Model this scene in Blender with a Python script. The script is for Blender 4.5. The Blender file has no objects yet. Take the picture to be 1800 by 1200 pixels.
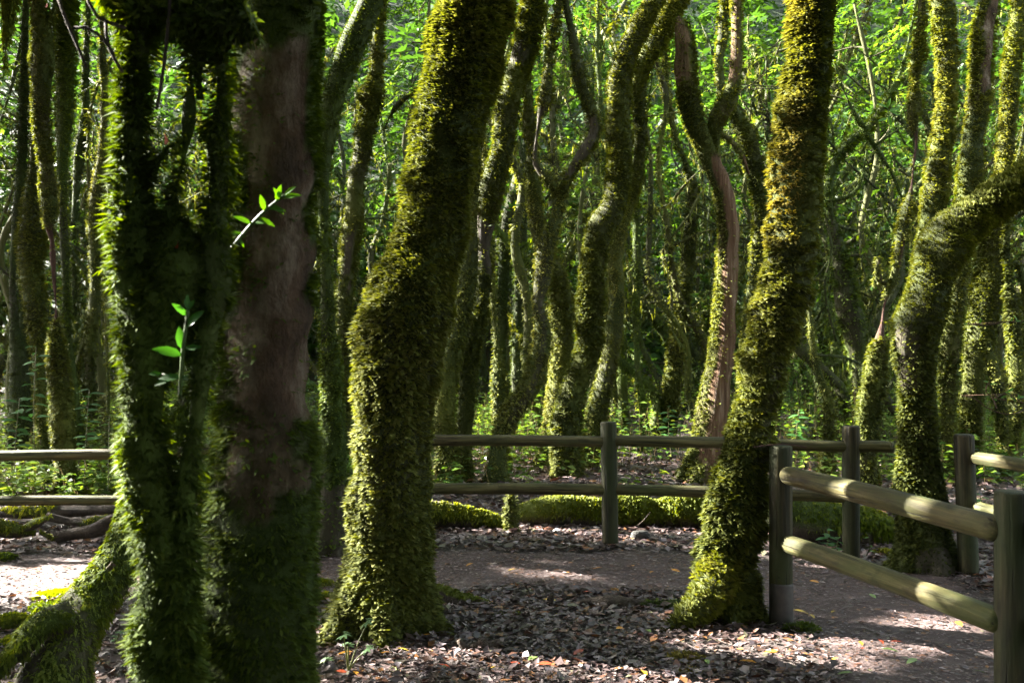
import bpy, math
import numpy as np
from mathutils import Vector, Matrix

R = math.radians
rng = np.random.default_rng(7)
S = bpy.context.scene

# ------------------------------------------------------------------ camera
F = 1750.0          # focal length in 1800-px-wide picture units
CAMZ = 1.6
PITCH = math.atan(22 / F)
cam_d = bpy.data.cameras.new('camera')
cam = bpy.data.objects.new('camera', cam_d)
S.collection.objects.link(cam)
cam.location = (0, 0, CAMZ)
cam.rotation_euler = (math.pi / 2 + PITCH, 0, 0)
cam_d.sensor_width = 36
cam_d.lens = 35
cam_d.clip_start = 0.05
cam_d.clip_end = 600
cam_d.dof.use_dof = True
cam_d.dof.focus_distance = 6.6
cam_d.dof.aperture_fstop = 6.3
S.camera = cam

# ------------------------------------------------------------------ world, sun, exposure
SUN_H = np.array([-0.91, 0.415]); SUN_H /= np.linalg.norm(SUN_H)
SUN_E = R(30)
SUND = np.array([SUN_H[0] * math.cos(SUN_E), SUN_H[1] * math.cos(SUN_E), math.sin(SUN_E)])  # towards the sun
W = bpy.data.worlds.new('World'); S.world = W; W.use_nodes = True
nt = W.node_tree; nt.nodes.clear()
sky = nt.nodes.new('ShaderNodeTexSky'); sky.sky_type = 'NISHITA'; sky.sun_disc = False
sky.sun_elevation = SUN_E; sky.sun_rotation = math.atan2(SUND[0], SUND[1])
bg = nt.nodes.new('ShaderNodeBackground'); bg.inputs['Strength'].default_value = 0.05
wo = nt.nodes.new('ShaderNodeOutputWorld')
hz = nt.nodes.new('ShaderNodeHueSaturation'); hz.inputs['Saturation'].default_value = 0.45   # a pale, thinly clouded sky
sky.dust_density = 2.0
nt.links.new(sky.outputs[0], hz.inputs['Color']); nt.links.new(hz.outputs[0], bg.inputs[0]); nt.links.new(bg.outputs[0], wo.inputs[0])
sl = bpy.data.lights.new('sun', 'SUN'); sl.energy = 5.0; sl.angle = R(0.5); sl.color = (1.0, 0.95, 0.85)
so = bpy.data.objects.new('sun', sl); S.collection.objects.link(so)
so.rotation_euler = Vector(SUND).to_track_quat('Z', 'Y').to_euler()
so.location = (-8, 5, 12)
vs = S.view_settings
vs.view_transform = 'Standard'; vs.look = 'None'; vs.gamma = 1.0; vs.use_curve_mapping = False
vs.exposure = 4.35
cy = S.cycles
cy.use_denoising = True
try:
    cy.denoiser = 'OPENIMAGEDENOISE'; cy.denoising_input_passes = 'RGB_ALBEDO_NORMAL'
except Exception:
    pass
cy.max_bounces = 6; cy.diffuse_bounces = 4; cy.glossy_bounces = 2; cy.transmission_bounces = 4
cy.transparent_max_bounces = 4; cy.caustics_reflective = False; cy.caustics_refractive = False
cy.sample_clamp_indirect = 5.0
cy.use_adaptive_sampling = True; cy.adaptive_threshold = 0.02

# ------------------------------------------------------------------ helpers
def at(px, py, d):
    """world point seen at picture position px, py (1800 x 1200) at distance y = d"""
    u = (px - 900) / F; v = (600 - py) / F
    t = d / (math.cos(PITCH) - v * math.sin(PITCH))
    return np.array([u * t, d, CAMZ + t * (math.sin(PITCH) + v * math.cos(PITCH))])

def gd(py):
    return CAMZ * F / (py - 622.0)

_sd = {}
def sn(p, f, seed, n=7):
    """cheap smooth noise, about -1..1"""
    k = (seed, n)
    if k not in _sd:
        g = np.random.default_rng(1000 + seed)
        d = g.normal(size=(n, 3)); d /= np.linalg.norm(d, axis=1)[:, None]
        _sd[k] = (d * g.uniform(0.6, 1.7, (n, 1)), g.uniform(0, 6.28, n))
    d, ph = _sd[k]
    return np.sin(p @ d.T * f + ph).sum(axis=1) / (n ** 0.5) / 1.1

def gz(x, y):
    x = np.asarray(x, float); y = np.asarray(y, float)
    p = np.stack([x, y, 0 * x], -1).reshape(-1, 3)
    b = (0.022 * sn(p, 1.3, 1) + 0.010 * sn(p, 4.0, 2)).reshape(x.shape)
    far = np.clip((y - 9) / 12, 0, 1)
    b = b * (1 + 5 * far)
    b = b - 0.030 * np.clip(-x - 0.4, 0, 3.4) * np.clip((y - 4) / 3, 0, 1) * (1 - far)
    b = b + 0.05 * np.clip(y - 24, 0, 10) + 0.78 * np.clip(y - 33, 0, 50)
    return b

def mat(name):
    m = bpy.data.materials.new(name); m.use_nodes = True
    n = m.node_tree.nodes; n.clear()
    return m, n, m.node_tree.links

def node(n, t, **kw):
    x = n.new(t)
    for k, v in kw.items():
        setattr(x, k, v)
    return x

def setin(nd, **kw):
    for k, v in kw.items():
        nd.inputs[k.replace('_', ' ')].default_value = v

def ramp(n, stops):
    r = n.new('ShaderNodeValToRGB'); e = r.color_ramp.elements
    while len(e) > 1: e.remove(e[-1])
    e[0].position = stops[0][0]; e[0].color = (*stops[0][1], 1)
    for p, c in stops[1:]:
        q = e.new(p); q.color = (*c, 1)
    return r

def foliage_mat(name, trans, rough, spec, tv=1.7, sat=1.15):
    m, n, l = mat(name)
    a = node(n, 'ShaderNodeAttribute', attribute_name='col')
    p = n.new('ShaderNodeBsdfPrincipled'); setin(p, Roughness=rough)
    p.inputs['Specular IOR Level'].default_value = spec
    t = n.new('ShaderNodeBsdfTranslucent')
    hs = n.new('ShaderNodeHueSaturation'); setin(hs, Saturation=sat, Value=tv, Hue=0.487)
    mx = n.new('ShaderNodeMixShader'); mx.inputs[0].default_value = trans
    o = n.new('ShaderNodeOutputMaterial')
    l.new(a.outputs['Color'], p.inputs['Base Color']); l.new(a.outputs['Color'], hs.inputs['Color'])
    l.new(hs.outputs[0], t.inputs['Color'])
    l.new(p.outputs[0], mx.inputs[1]); l.new(t.outputs[0], mx.inputs[2]); l.new(mx.outputs[0], o.inputs[0])
    return m

M = {}
M['moss'] = foliage_mat('moss', 0.30, 0.75, 0.25)
M['leaf'] = foliage_mat('leaf', 0.40, 0.38, 0.34, 1.4, 1.12)
M['litter'] = foliage_mat('litter', 0.06, 0.42, 0.45)

def bark_mat(name, c0, c1, c2, scale=9.0, stretch=0.25, bump=0.6, rough=0.85):
    m, n, l = mat(name)
    tc = n.new('ShaderNodeTexCoord'); mp = n.new('ShaderNodeMapping'); mp.inputs['Scale'].default_value = (1, 1, stretch)
    n1 = n.new('ShaderNodeTexNoise'); setin(n1, Scale=scale, Detail=8.0, Roughness=0.65)
    n2 = n.new('ShaderNodeTexNoise'); setin(n2, Scale=scale * 5, Detail=6.0, Roughness=0.7)
    r1 = ramp(n, [(0.3, c0), (0.52, c1), (0.72, c2)])
    mixc = n.new('ShaderNodeMix'); mixc.data_type = 'RGBA'; mixc.blend_type = 'MULTIPLY'; mixc.inputs[0].default_value = 0.7
    r2 = ramp(n, [(0.3, (0.45, 0.45, 0.45)), (0.65, (1, 1, 1))])
    a = node(n, 'ShaderNodeAttribute', attribute_name='mossy')
    ac = node(n, 'ShaderNodeAttribute', attribute_name='mosscol')
    mm = n.new('ShaderNodeMix'); mm.data_type = 'RGBA'
    b = n.new('ShaderNodeBump'); setin(b, Strength=bump, Distance=0.05)
    p = n.new('ShaderNodeBsdfPrincipled'); setin(p, Roughness=rough); p.inputs['Specular IOR Level'].default_value = 0.25
    o = n.new('ShaderNodeOutputMaterial')
    l.new(tc.outputs['Object'], mp.inputs[0])
    for q in (n1, n2): l.new(mp.outputs[0], q.inputs['Vector'])
    l.new(n1.outputs[0], r1.inputs[0]); l.new(n2.outputs[0], r2.inputs[0])
    l.new(r1.outputs[0], mixc.inputs[6]); l.new(r2.outputs[0], mixc.inputs[7])
    l.new(a.outputs['Fac'], mm.inputs[0]); l.new(mixc.outputs[2], mm.inputs[6]); l.new(ac.outputs['Color'], mm.inputs[7])
    l.new(mm.outputs[2], p.inputs['Base Color'])
    l.new(n2.outputs[0], b.inputs['Height']); l.new(b.outputs[0], p.inputs['Normal']); l.new(p.outputs[0], o.inputs[0])
    return m

M['bark'] = bark_mat('bark', (0.022, 0.016, 0.011), (0.06, 0.045, 0.033), (0.12, 0.10, 0.085))
M['bark_grey'] = bark_mat('bark_grey', (0.026, 0.014, 0.007), (0.125, 0.074, 0.042), (0.34, 0.265, 0.19), scale=9, stretch=0.5, bump=1.0)
M['bare_wood'] = bark_mat('bare_wood', (0.055, 0.028, 0.014), (0.17, 0.09, 0.048), (0.35, 0.25, 0.17), scale=14, stretch=0.06, bump=0.9)
M['red_bark'] = bark_mat('red_bark', (0.03, 0.014, 0.010), (0.075, 0.035, 0.025), (0.13, 0.075, 0.06), scale=12)
M['dead_log'] = bark_mat('dead_log', (0.03, 0.022, 0.017), (0.09, 0.066, 0.05), (0.19, 0.15, 0.12), scale=10, stretch=1.0, bump=0.9)

def wood_mat(name, green, dk=1.0):
    m, n, l = mat(name)
    tc = n.new('ShaderNodeTexCoord'); mp = n.new('ShaderNodeMapping'); mp.inputs['Scale'].default_value = (1, 1, 0.05)
    oi = n.new('ShaderNodeObjectInfo')
    n1 = n.new('ShaderNodeTexNoise'); n1.noise_dimensions = '4D'; setin(n1, Scale=34.0, Detail=7.0, Roughness=0.6, Distortion=0.4)
    mp2 = n.new('ShaderNodeMapping'); mp2.inputs['Scale'].default_value = (1, 1, 0.35)
    n2 = n.new('ShaderNodeTexNoise'); n2.noise_dimensions = '4D'; setin(n2, Scale=5.0, Detail=5.0, Roughness=0.62)
    n3 = n.new('ShaderNodeTexNoise'); n3.noise_dimensions = '4D'; setin(n3, Scale=28.0, Detail=4.0)
    r1 = ramp(n, [(p_, tuple(v * dk for v in c_)) for p_, c_ in [(0.36, (0.020, 0.014, 0.006)), (0.5, (0.066, 0.052, 0.020)), (0.64, (0.145, 0.118, 0.05))]])
    r2 = ramp(n, [(0.38, (0, 0, 0)), (0.62, (1, 1, 1))])
    gm = n.new('ShaderNodeMix'); gm.data_type = 'RGBA'
    gm.inputs[7].default_value = (0.042 * dk, 0.060 * dk, 0.012 * dk, 1)
    mul = node(n, 'ShaderNodeMath', operation='MULTIPLY'); mul.inputs[1].default_value = green
    r3 = ramp(n, [(0.34, (0.35, 0.34, 0.33)), (0.46, (1, 1, 1))])
    sp = n.new('ShaderNodeMix'); sp.data_type = 'RGBA'; sp.blend_type = 'MULTIPLY'; sp.inputs[0].default_value = 0.6
    wv = n.new('ShaderNodeTexVoronoi'); setin(wv, Scale=9.0)
    rk = ramp(n, [(0.03, (0.16, 0.13, 0.1)), (0.075, (1, 1, 1))])
    kn = n.new('ShaderNodeMix'); kn.data_type = 'RGBA'; kn.blend_type = 'MULTIPLY'; kn.inputs[0].default_value = 0.75
    b = n.new('ShaderNodeBump'); setin(b, Strength=0.8, Distance=0.012)
    p = n.new('ShaderNodeBsdfPrincipled'); setin(p, Roughness=0.68); p.inputs['Specular IOR Level'].default_value = 0.25
    mp3 = n.new('ShaderNodeMapping'); mp3.inputs['Scale'].default_value = (1, 1, 0.035)
    n4 = n.new('ShaderNodeTexNoise'); n4.noise_dimensions = '4D'; setin(n4, Scale=46.0, Detail=2.0, Roughness=0.5)
    rc = ramp(n, [(0.335, (0.16, 0.14, 0.12)), (0.375, (1, 1, 1))])
    ck = n.new('ShaderNodeMix'); ck.data_type = 'RGBA'; ck.blend_type = 'MULTIPLY'; ck.inputs[0].default_value = 0.9
    hm = node(n, 'ShaderNodeMath', operation='MULTIPLY')
    l.new(tc.outputs['Object'], mp3.inputs[0]); l.new(mp3.outputs[0], n4.inputs['Vector']); l.new(n4.outputs[0], rc.inputs[0])
    o = n.new('ShaderNodeOutputMaterial')
    l.new(tc.outputs['Object'], mp.inputs[0]); l.new(tc.outputs['Object'], mp2.inputs[0])
    l.new(mp.outputs[0], n1.inputs['Vector']); l.new(mp2.outputs[0], n2.inputs['Vector']); l.new(mp2.outputs[0], n3.inputs['Vector'])
    sc = node(n, 'ShaderNodeMath', operation='MULTIPLY'); sc.inputs[1].default_value = 50
    l.new(oi.outputs['Random'], sc.inputs[0])
    for q in (n1, n2, n3, n4): l.new(sc.outputs[0], q.inputs['W'])
    l.new(n1.outputs[0], r1.inputs[0]); l.new(n2.outputs[0], r2.inputs[0]); l.new(n3.outputs[0], r3.inputs[0])
    l.new(r2.outputs[0], mul.inputs[0]); l.new(mul.outputs[0], gm.inputs[0]); l.new(r1.outputs[0], gm.inputs[6])
    l.new(gm.outputs[2], sp.inputs[6]); l.new(r3.outputs[0], sp.inputs[7])
    l.new(tc.outputs['Object'], wv.inputs['Vector']); l.new(wv.outputs['Distance'], rk.inputs[0])
    l.new(sp.outputs[2], kn.inputs[6]); l.new(rk.outputs[0], kn.inputs[7])
    l.new(kn.outputs[2], ck.inputs[6]); l.new(rc.outputs[0], ck.inputs[7]); l.new(ck.outputs[2], p.inputs['Base Color'])
    l.new(n1.outputs[0], hm.inputs[0]); l.new(rc.outputs[0], hm.inputs[1]); l.new(hm.outputs[0], b.inputs['Height']); l.new(b.outputs[0], p.inputs['Normal']); l.new(p.outputs[0], o.inputs[0])
    return m
M['rail'] = wood_mat('rail_wood', 0.6)
M['post'] = wood_mat('post_wood', 0.95, 0.46)

def soil_mat(name, c0, c1, c2, sc, hill=False):
    m, n, l = mat(name)
    tc = n.new('ShaderNodeTexCoord')
    n1 = n.new('ShaderNodeTexNoise'); setin(n1, Scale=sc, Detail=10.0, Roughness=0.7)
    n2 = n.new('ShaderNodeTexNoise'); setin(n2, Scale=sc * 9, Detail=8.0, Roughness=0.75)
    r = ramp(n, [(0.3, c0), (0.5, c1), (0.72, c2)])
    r2 = ramp(n, [(0.35, (0.5, 0.5, 0.5)), (0.65, (1.15, 1.12, 1.1))])
    mm = n.new('ShaderNodeMix'); mm.data_type = 'RGBA'; mm.blend_type = 'MULTIPLY'; mm.inputs[0].default_value = 0.8
    b = n.new('ShaderNodeBump'); setin(b, Strength=0.9, Distance=0.03)
    p = n.new('ShaderNodeBsdfPrincipled'); setin(p, Roughness=0.7); p.inputs['Specular IOR Level'].default_value = 0.35
    o = n.new('ShaderNodeOutputMaterial')
    for q in (n1, n2): l.new(tc.outputs['Object'], q.inputs['Vector'])
    l.new(n1.outputs[0], r.inputs[0]); l.new(n2.outputs[0], r2.inputs[0])
    l.new(r.outputs[0], mm.inputs[6]); l.new(r2.outputs[0], mm.inputs[7])
    if hill:   # the slope behind is grown over with moss and ferns
        sx = n.new('ShaderNodeSeparateXYZ'); mr = n.new('ShaderNodeMapRange'); setin(mr, From_Min=0.5, From_Max=2.0)
        gm = n.new('ShaderNodeMix'); gm.data_type = 'RGBA'
        rg = ramp(n, [(.35, (.006, .011, .003)), (.55, (.014, .028, .006)), (.7, (.03, .05, .01))])
        n3 = n.new('ShaderNodeTexNoise'); setin(n3, Scale=1.6, Detail=10.0, Roughness=.75); l.new(tc.outputs['Object'], n3.inputs['Vector'])
        l.new(tc.outputs['Object'], sx.inputs[0]); l.new(sx.outputs['Z'], mr.inputs['Value']); l.new(mr.outputs[0], gm.inputs[0])
        l.new(n3.outputs[0], rg.inputs[0]); l.new(mm.outputs[2], gm.inputs[6]); l.new(rg.outputs[0], gm.inputs[7]); l.new(gm.outputs[2], p.inputs['Base Color'])
    else: l.new(mm.outputs[2], p.inputs['Base Color'])
    l.new(n2.outputs[0], b.inputs['Height']); l.new(b.outputs[0], p.inputs['Normal']); l.new(p.outputs[0], o.inputs[0])
    return m
M['ground'] = soil_mat('forest_soil', (0.022, 0.016, 0.013), (0.05, 0.037, 0.032), (0.09, 0.07, 0.062), 3.0, True)
M['path'] = soil_mat('trodden_soil', (0.058, 0.036, 0.033), (0.105, 0.072, 0.068), (0.16, 0.12, 0.112), 4.0)
M['stone'] = soil_mat('stone', (0.025, 0.025, 0.022), (0.06, 0.058, 0.052), (0.10, 0.10, 0.09), 6.0)

def mesh_np(name, V, faces_flat, k, m, smooth=False, attrs=None, parent=None):
    """one mesh object from numpy: V (n,3), faces_flat indices with k corners each; attrs: name -> (n,) or (n,3)"""
    me = bpy.data.meshes.new(name)
    V = np.ascontiguousarray(V, dtype=np.float32); fl = np.ascontiguousarray(faces_flat, dtype=np.int32).ravel()
    nf = len(fl) // k
    me.vertices.add(len(V)); me.vertices.foreach_set('co', V.ravel())
    me.loops.add(len(fl)); me.loops.foreach_set('vertex_index', fl)
    me.polygons.add(nf); me.polygons.foreach_set('loop_start', np.arange(0, len(fl), k, dtype=np.int32))
    if smooth: me.polygons.foreach_set('use_smooth', np.ones(nf, dtype=bool))
    for an, av in (attrs or {}).items():
        av = np.asarray(av, dtype=np.float32)
        if av.ndim == 1:
            a = me.attributes.new(an, 'FLOAT', 'POINT'); a.data.foreach_set('value', av)
        else:
            a = me.attributes.new(an, 'FLOAT_COLOR', 'POINT')
            a.data.foreach_set('color', np.concatenate([av, np.ones((len(av), 1), np.float32)], 1).ravel())
    me.update(calc_edges=True)
    if m is not None: me.materials.append(m)
    o = bpy.data.objects.new(name, me); S.collection.objects.link(o)
    if parent is not None: put_under(o, parent)
    return o

def put_under(o, parent):
    """parent while keeping the world coordinates the mesh was made in"""
    bpyloc = parent.location
    o.parent = parent
    o.matrix_parent_inverse = Matrix.Translation(-Vector(bpyloc)) if parent.parent is None and parent.type == 'EMPTY' else Matrix()

def empty(name, loc, label=None, cat=None, group=None):
    o = bpy.data.objects.new(name, None); S.collection.objects.link(o)
    o.location = tuple(float(v) for v in loc); o.empty_display_size = 0.2
    tag(o, label, cat, group)
    return o

def tag(o, label=None, cat=None, group=None, kind=None):
    if label: o['label'] = label
    if cat: o['category'] = cat
    if group: o['group'] = group
    if kind: o['kind'] = kind
    return o

def unit(a):
    return a / np.maximum(np.linalg.norm(a, axis=-1, keepdims=True), 1e-9)

# ------------------------------------------------------------------ lit spots: gaps in the leaves towards the sun
SPOTS = []
def spot(px, py, d, r): SPOTS.append((at(px, py, d), r))
for q in ((805, -20, .24), (798, 60, .24), (785, 130, .22), (775, 200, .16)): spot(q[0], q[1], 5.7, q[2])
for q in ((1400, 0, .2), (1398, 60, .2), (1388, 130, .2), (1375, 190, .14), (1360, 300, .10), (1357, 370, .10)): spot(q[0], q[1], 6.1, q[2])
for q in ((1150, 70, .25), (1165, 30, .25)): spot(q[0], q[1], 13.6, q[2])
for q in ((635, 20, .22), (615, 70, .22)): spot(q[0], q[1], 8.1, q[2])
for q in ((10, 1000, .30), (60, 1000, .30), (110, 1005, .26), (40, 1025, .26)): spot(q[0], q[1], gd(q[1]), q[2])
for q in ((1150, 842, .35), (1200, 840, .4), (1110, 846, .3)): spot(q[0], q[1], gd(q[1]), q[2])
for q in ((1200, 895, .22),): spot(q[0], q[1], 9.1, q[2])
for q in ((1000, 1012, .14), (950, 945, .22), (1090, 952, .12)): spot(q[0], q[1], gd(q[1]), q[2])
for q in ((1330, 1120, .15), (1420, 1120, .18), (1370, 1150, .2), (1300, 1180, .15)): spot(q[0], q[1], gd(q[1]), q[2])
for q in ((1620, 1075, .07), (1660, 1090, .09), (1720, 1105, .09)): spot(q[0], q[1], gd(q[1]), q[2])
for q in ((1525, 640, .3), (1520, 700, .3), (1515, 760, .3)): spot(q[0], q[1], 10.9, q[2])
for q in ((1100, 745, .4), (1160, 745, .4), (1220, 755, .4)): spot(q[0], q[1], 13.5, q[2])
for q in ((1225, 700, .25), (1220, 830, .3)): spot(q[0], q[1], 12.6, q[2])
for q in ((120, 800, .3), (20, 800, .3)): spot(q[0], q[1], 8.4, q[2])
for q in ((1600, 905, .12),): spot(q[0], q[1], 5.0, q[2])
for q in ((880, 745, .5), (800, 760, .5), (960, 740, .4)): spot(q[0], q[1], 15.5, q[2])
SOFT = []   # flanks that stand in broken, leaf-filtered sun
def flank(d, k, r, *pts):
    for (px, py) in pts: SOFT.append((at(px, py, d), k, r))
flank(5.75, .10, .26, (715, 330), (700, 420), (670, 500), (640, 570), (640, 640), (636, 720), (632, 800), (628, 880), (615, 960), (605, 1040))
flank(6.1, .12, .24, (1350, 430), (1335, 500), (1315, 570), (1295, 640), (1285, 720), (1265, 800), (1250, 870), (1238, 950), (1230, 1030))
flank(7.4, .10, .26, (1570, 720), (1575, 640), (1565, 560), (1600, 480), (1640, 420), (1700, 370), (1575, 800))
flank(12.3, .12, .35, (1015, 600), (1020, 520), (1022, 460), (1055, 360), (1065, 280), (1065, 200), (1070, 120), (980, 760), (985, 720))
flank(12.2, .15, .35, (935, 480), (925, 640), (880, 730), (975, 400), (1010, 270), (960, 190))
flank(12.5, .15, .35, (835, 400), (840, 340), (860, 270), (870, 200), (760, 700), (765, 640), (800, 560))
flank(12.9, .12, .35, (1645, 100), (1645, 200), (1630, 320), (1690, 300), (1705, 180), (1690, 240), (1755, 200), (1750, 300), (1700, 560), (1700, 500), (1690, 640))
flank(11.5, .15, .35, (50, 120), (52, 220), (60, 320), (85, 650), (95, 750), (1595, 180), (1590, 100), (1580, 370))
flank(2.3, .07, .26, (215, 480), (215, 560), (215, 640), (220, 720), (225, 800), (235, 900), (245, 1000), (255, 1120), (370, 160), (372, 240))
flank(4.9, .12, .25, (200, 960), (150, 1040), (90, 1080), (40, 1140))
flank(12.8, .4, .3, (600, 380), (605, 300), (620, 240), (632, 170))
flank(12.6, .05, .3, (1240, 480), (1245, 560), (1240, 640), (1225, 720), (1215, 790), (1200, 190), (1190, 120))
flank(9.1, .10, .3, (780, 890), (840, 890), (930, 885), (990, 882), (1050, 880), (1110, 880), (1170, 880), (1220, 880))
flank(14.5, .2, .8, (860, 760), (930, 765), (1100, 765), (1180, 765), (1240, 770), (1420, 800), (1480, 790), (1640, 800))
flank(18, .2, 1.0, (830, 705), (900, 700), (1000, 705), (1120, 710), (1200, 712), (150, 730), (60, 720))
flank(5.0, .3, .3, (640, 1130), (800, 1150), (1000, 1120), (1150, 1130))
flank(17, .1, 1.0, (1500, 60), (1540, 130), (1560, 230), (1500, 250), (1590, 60))
flank(19, .1, .9, (1340, 180), (1300, 230), (1370, 90))
flank(16, .15, .8, (30, 200), (20, 300), (720, 110), (1790, 420))
SP = np.array([s[0] for s in SPOTS]); SR = np.array([s[1] for s in SPOTS])

def in_sun_line(x, y, clear=.5, reach=8.5):
    """would a trunk standing here block the sun of a lit spot?"""
    h = SUND[:2] / np.linalg.norm(SUND[:2])
    for c in list(SP) + [q[0] for q in SOFT]:
        v = np.array([x, y]) - c[:2]; t = v @ h
        if .3 < t < reach and abs(v[0] * h[1] - v[1] * h[0]) < clear: return True
    return False

def open_gaps(P, grow=0.0):
    """mask of leaves to keep: none hang in the sun's way to a lit spot"""
    keep = np.ones(len(P), bool)
    for c, r in zip(SP, SR):
        v = P - c
        t = v @ SUND
        d2 = (v * v).sum(1) - t * t
        keep &= ~((t > 0.35) & (d2 < (r + grow) ** 2))
    rnd = np.random.default_rng(4).random(len(P))
    for c, kp, r in SOFT:
        v = P - c
        t = v @ SUND
        d2 = (v * v).sum(1) - t * t
        keep &= ~((t > 0.35) & (d2 < (r + grow) ** 2) & (rnd > kp))
    return keep

# ------------------------------------------------------------------ tubes: trunks, limbs, logs
class Tube:
    """a lumpy tapered tube through knots (x, y, z, r, extra)"""
    def __init__(s, K, step, amp=0.10, freq=4.0, clump=0.0, cfreq=16.0, seed=0, flute=0.0):
        K = np.asarray(K, float)
        d = np.linalg.norm(np.diff(K[:, :3], axis=0), axis=1)
        t = np.concatenate([[0], np.cumsum(np.maximum(d, 1e-4))])
        n = max(4, int(t[-1] / step) + 1)
        u = np.linspace(0, t[-1], n)
        out = np.empty((n, K.shape[1]))
        m = np.gradient(K, t, axis=0) if len(K) > 2 else np.repeat(((K[-1] - K[0]) / t[-1])[None], 2, 0)
        i = np.clip(np.searchsorted(t, u, 'right') - 1, 0, len(t) - 2)
        h = (t[i + 1] - t[i])[:, None]; x = ((u - t[i])[:, None]) / h
        h00 = 2 * x**3 - 3 * x**2 + 1; h10 = x**3 - 2 * x**2 + x; h01 = -2 * x**3 + 3 * x**2; h11 = x**3 - x**2
        out = h00 * K[i] + h10 * h * m[i] + h01 * K[i + 1] + h11 * h * m[i + 1]
        s.C = out[:, :3]; s.r = np.maximum(out[:, 3], 0.002); s.e = out[:, 4] if K.shape[1] > 4 else np.zeros(n)
        s.L = t[-1]; s.n = n
        T = unit(np.gradient(s.C, axis=0)); s.T = T
        ref = np.array([0, -1.0, 0]) if abs(T[0][1]) < 0.8 else np.array([1.0, 0, 0])
        A = np.empty_like(T); a = ref
        for j in range(n):
            a = a - T[j] * (a @ T[j]); a = a / np.linalg.norm(a); A[j] = a
        s.A = A; s.B = np.cross(T, A)
        s.root = 0; s.rk = 4
        s.amp, s.freq, s.clump, s.cfreq, s.seed, s.flute = amp, freq, clump, cfreq, seed, flute
    def ev(s, u, th):
        i = np.clip(u.astype(int), 0, s.n - 2); f = (u - i)[:, None]
        C = s.C[i] * (1 - f) + s.C[i + 1] * f
        A = s.A[i] * (1 - f) + s.A[i + 1] * f; B = s.B[i] * (1 - f) + s.B[i + 1] * f
        r = s.r[i] * (1 - f[:, 0]) + s.r[i + 1] * f[:, 0]
        D = unit(np.cos(th)[:, None] * A + np.sin(th)[:, None] * B)
        p = C + D * r[:, None]
        k = 1 + s.amp * sn(p, s.freq, s.seed) + s.flute * np.sin(3 * th + 1.3 * sn(C, 1.2, s.seed + 3))
        if s.root: k = k * (1 + s.root * np.maximum(np.sin(s.rk * th + s.seed + .8 * np.sin(2 * th)), -.3) * np.exp(-np.maximum(p[:, 2], 0) / .16))
        rr = np.maximum(r * k + s.clump * np.maximum(sn(p, s.cfreq, s.seed + 1), -0.6), 0.004)
        e = s.e[i] * (1 - f[:, 0]) + s.e[i + 1] * f[:, 0]
        return C + D * rr[:, None], D, e
    def grid(s, nseg):
        u = np.repeat(np.arange(s.n, dtype=float), nseg); th = np.tile(np.arange(nseg) / nseg * 2 * np.pi, s.n)
        u = np.minimum(u, s.n - 1.0001)
        P, D, e = s.ev(u, th)
        i = np.arange(s.n - 1)[:, None] * nseg; j = np.arange(nseg)[None, :]
        q = np.stack([i + j, i + (j + 1) % nseg, i + nseg + (j + 1) % nseg, i + nseg + j], -1).reshape(-1, 4)
        # end caps as degenerate-free fans to a centre vertex (two corners share it in a quad ring pair)
        V = np.concatenate([P, s.C[:1], s.C[-1:]]); c0, c1 = len(P), len(P) + 1
        jj = np.arange(0, nseg, 2)
        b0 = np.stack([np.full(len(jj), c0), (jj + 2) % nseg, jj + 1, jj], -1)
        o = (s.n - 1) * nseg
        b1 = np.stack([np.full(len(jj), c1), o + jj, o + jj + 1, o + (jj + 2) % nseg], -1)
        D = np.concatenate([D, -s.T[:1], s.T[-1:]]); e = np.concatenate([e, e[:1], e[-1:]])
        return V, np.concatenate([q, b0, b1]), D, e

PAL = {  # moss colours: dark, middle, light
    'olive': ((0.032, 0.044, 0.008), (0.098, 0.112, 0.017), (0.20, 0.20, 0.050)),
    'green': ((0.030, 0.050, 0.006), (0.075, 0.112, 0.012), (0.16, 0.19, 0.032)),
    'lime': ((0.060, 0.085, 0.009), (0.15, 0.175, 0.018), (0.27, 0.27, 0.045)),
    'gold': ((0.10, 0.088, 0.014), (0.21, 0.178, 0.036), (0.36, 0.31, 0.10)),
    'grey': ((0.040, 0.050, 0.022), (0.085, 0.095, 0.045), (0.15, 0.155, 0.085)),
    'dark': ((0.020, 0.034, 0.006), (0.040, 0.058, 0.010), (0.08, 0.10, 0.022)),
}
def pal_col(pal, t):
    a, b, c = (np.array(v) for v in PAL[pal]); t = np.clip(t, 0, 1)[:, None]
    return np.where(t < .5, a + (b - a) * t * 2, b + (c - b) * (t - .5) * 2)

def frond_quads(P, N, T, L, Wd, spread=0.6, droop=0.25, g=None, fan=1):
    """little pointed moss blades: P points, N outward, T along the stem"""
    g = g or rng
    if fan > 1:
        P = np.repeat(P, fan, 0); N = np.repeat(N, fan, 0); T = np.repeat(T, fan, 0); L = np.repeat(L, fan) * g.uniform(.6, 1.1, len(P))
    n = len(P)
    Sd = np.cross(T, N)
    D = unit(N + T * g.uniform(-spread, spread, (n, 1)) + Sd * g.uniform(-spread, spread, (n, 1)) + np.array([0, 0, -droop]))
    Wv = Sd + T * g.uniform(-.45, .45, (n, 1)); Wv = unit(Wv - D * (Wv * D).sum(1, keepdims=True))
    L = L[:, None]; w = L * Wd * g.uniform(.7, 1.3, (n, 1))
    b = P - N * 0.006
    m = P + D * L * .45
    t = P + D * L + np.array([0, 0, -1.0]) * L * droop * .8
    V = np.stack([b, m + Wv * w, t, m - Wv * w], 1).reshape(-1, 3)
    return V

def quads_idx(n, off=0):
    return np.arange(n * 4, dtype=np.int32).reshape(-1, 4) + off

def frame_top(y): return CAMZ + 0.365 * np.maximum(y, 0.5) + 0.25

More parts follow.
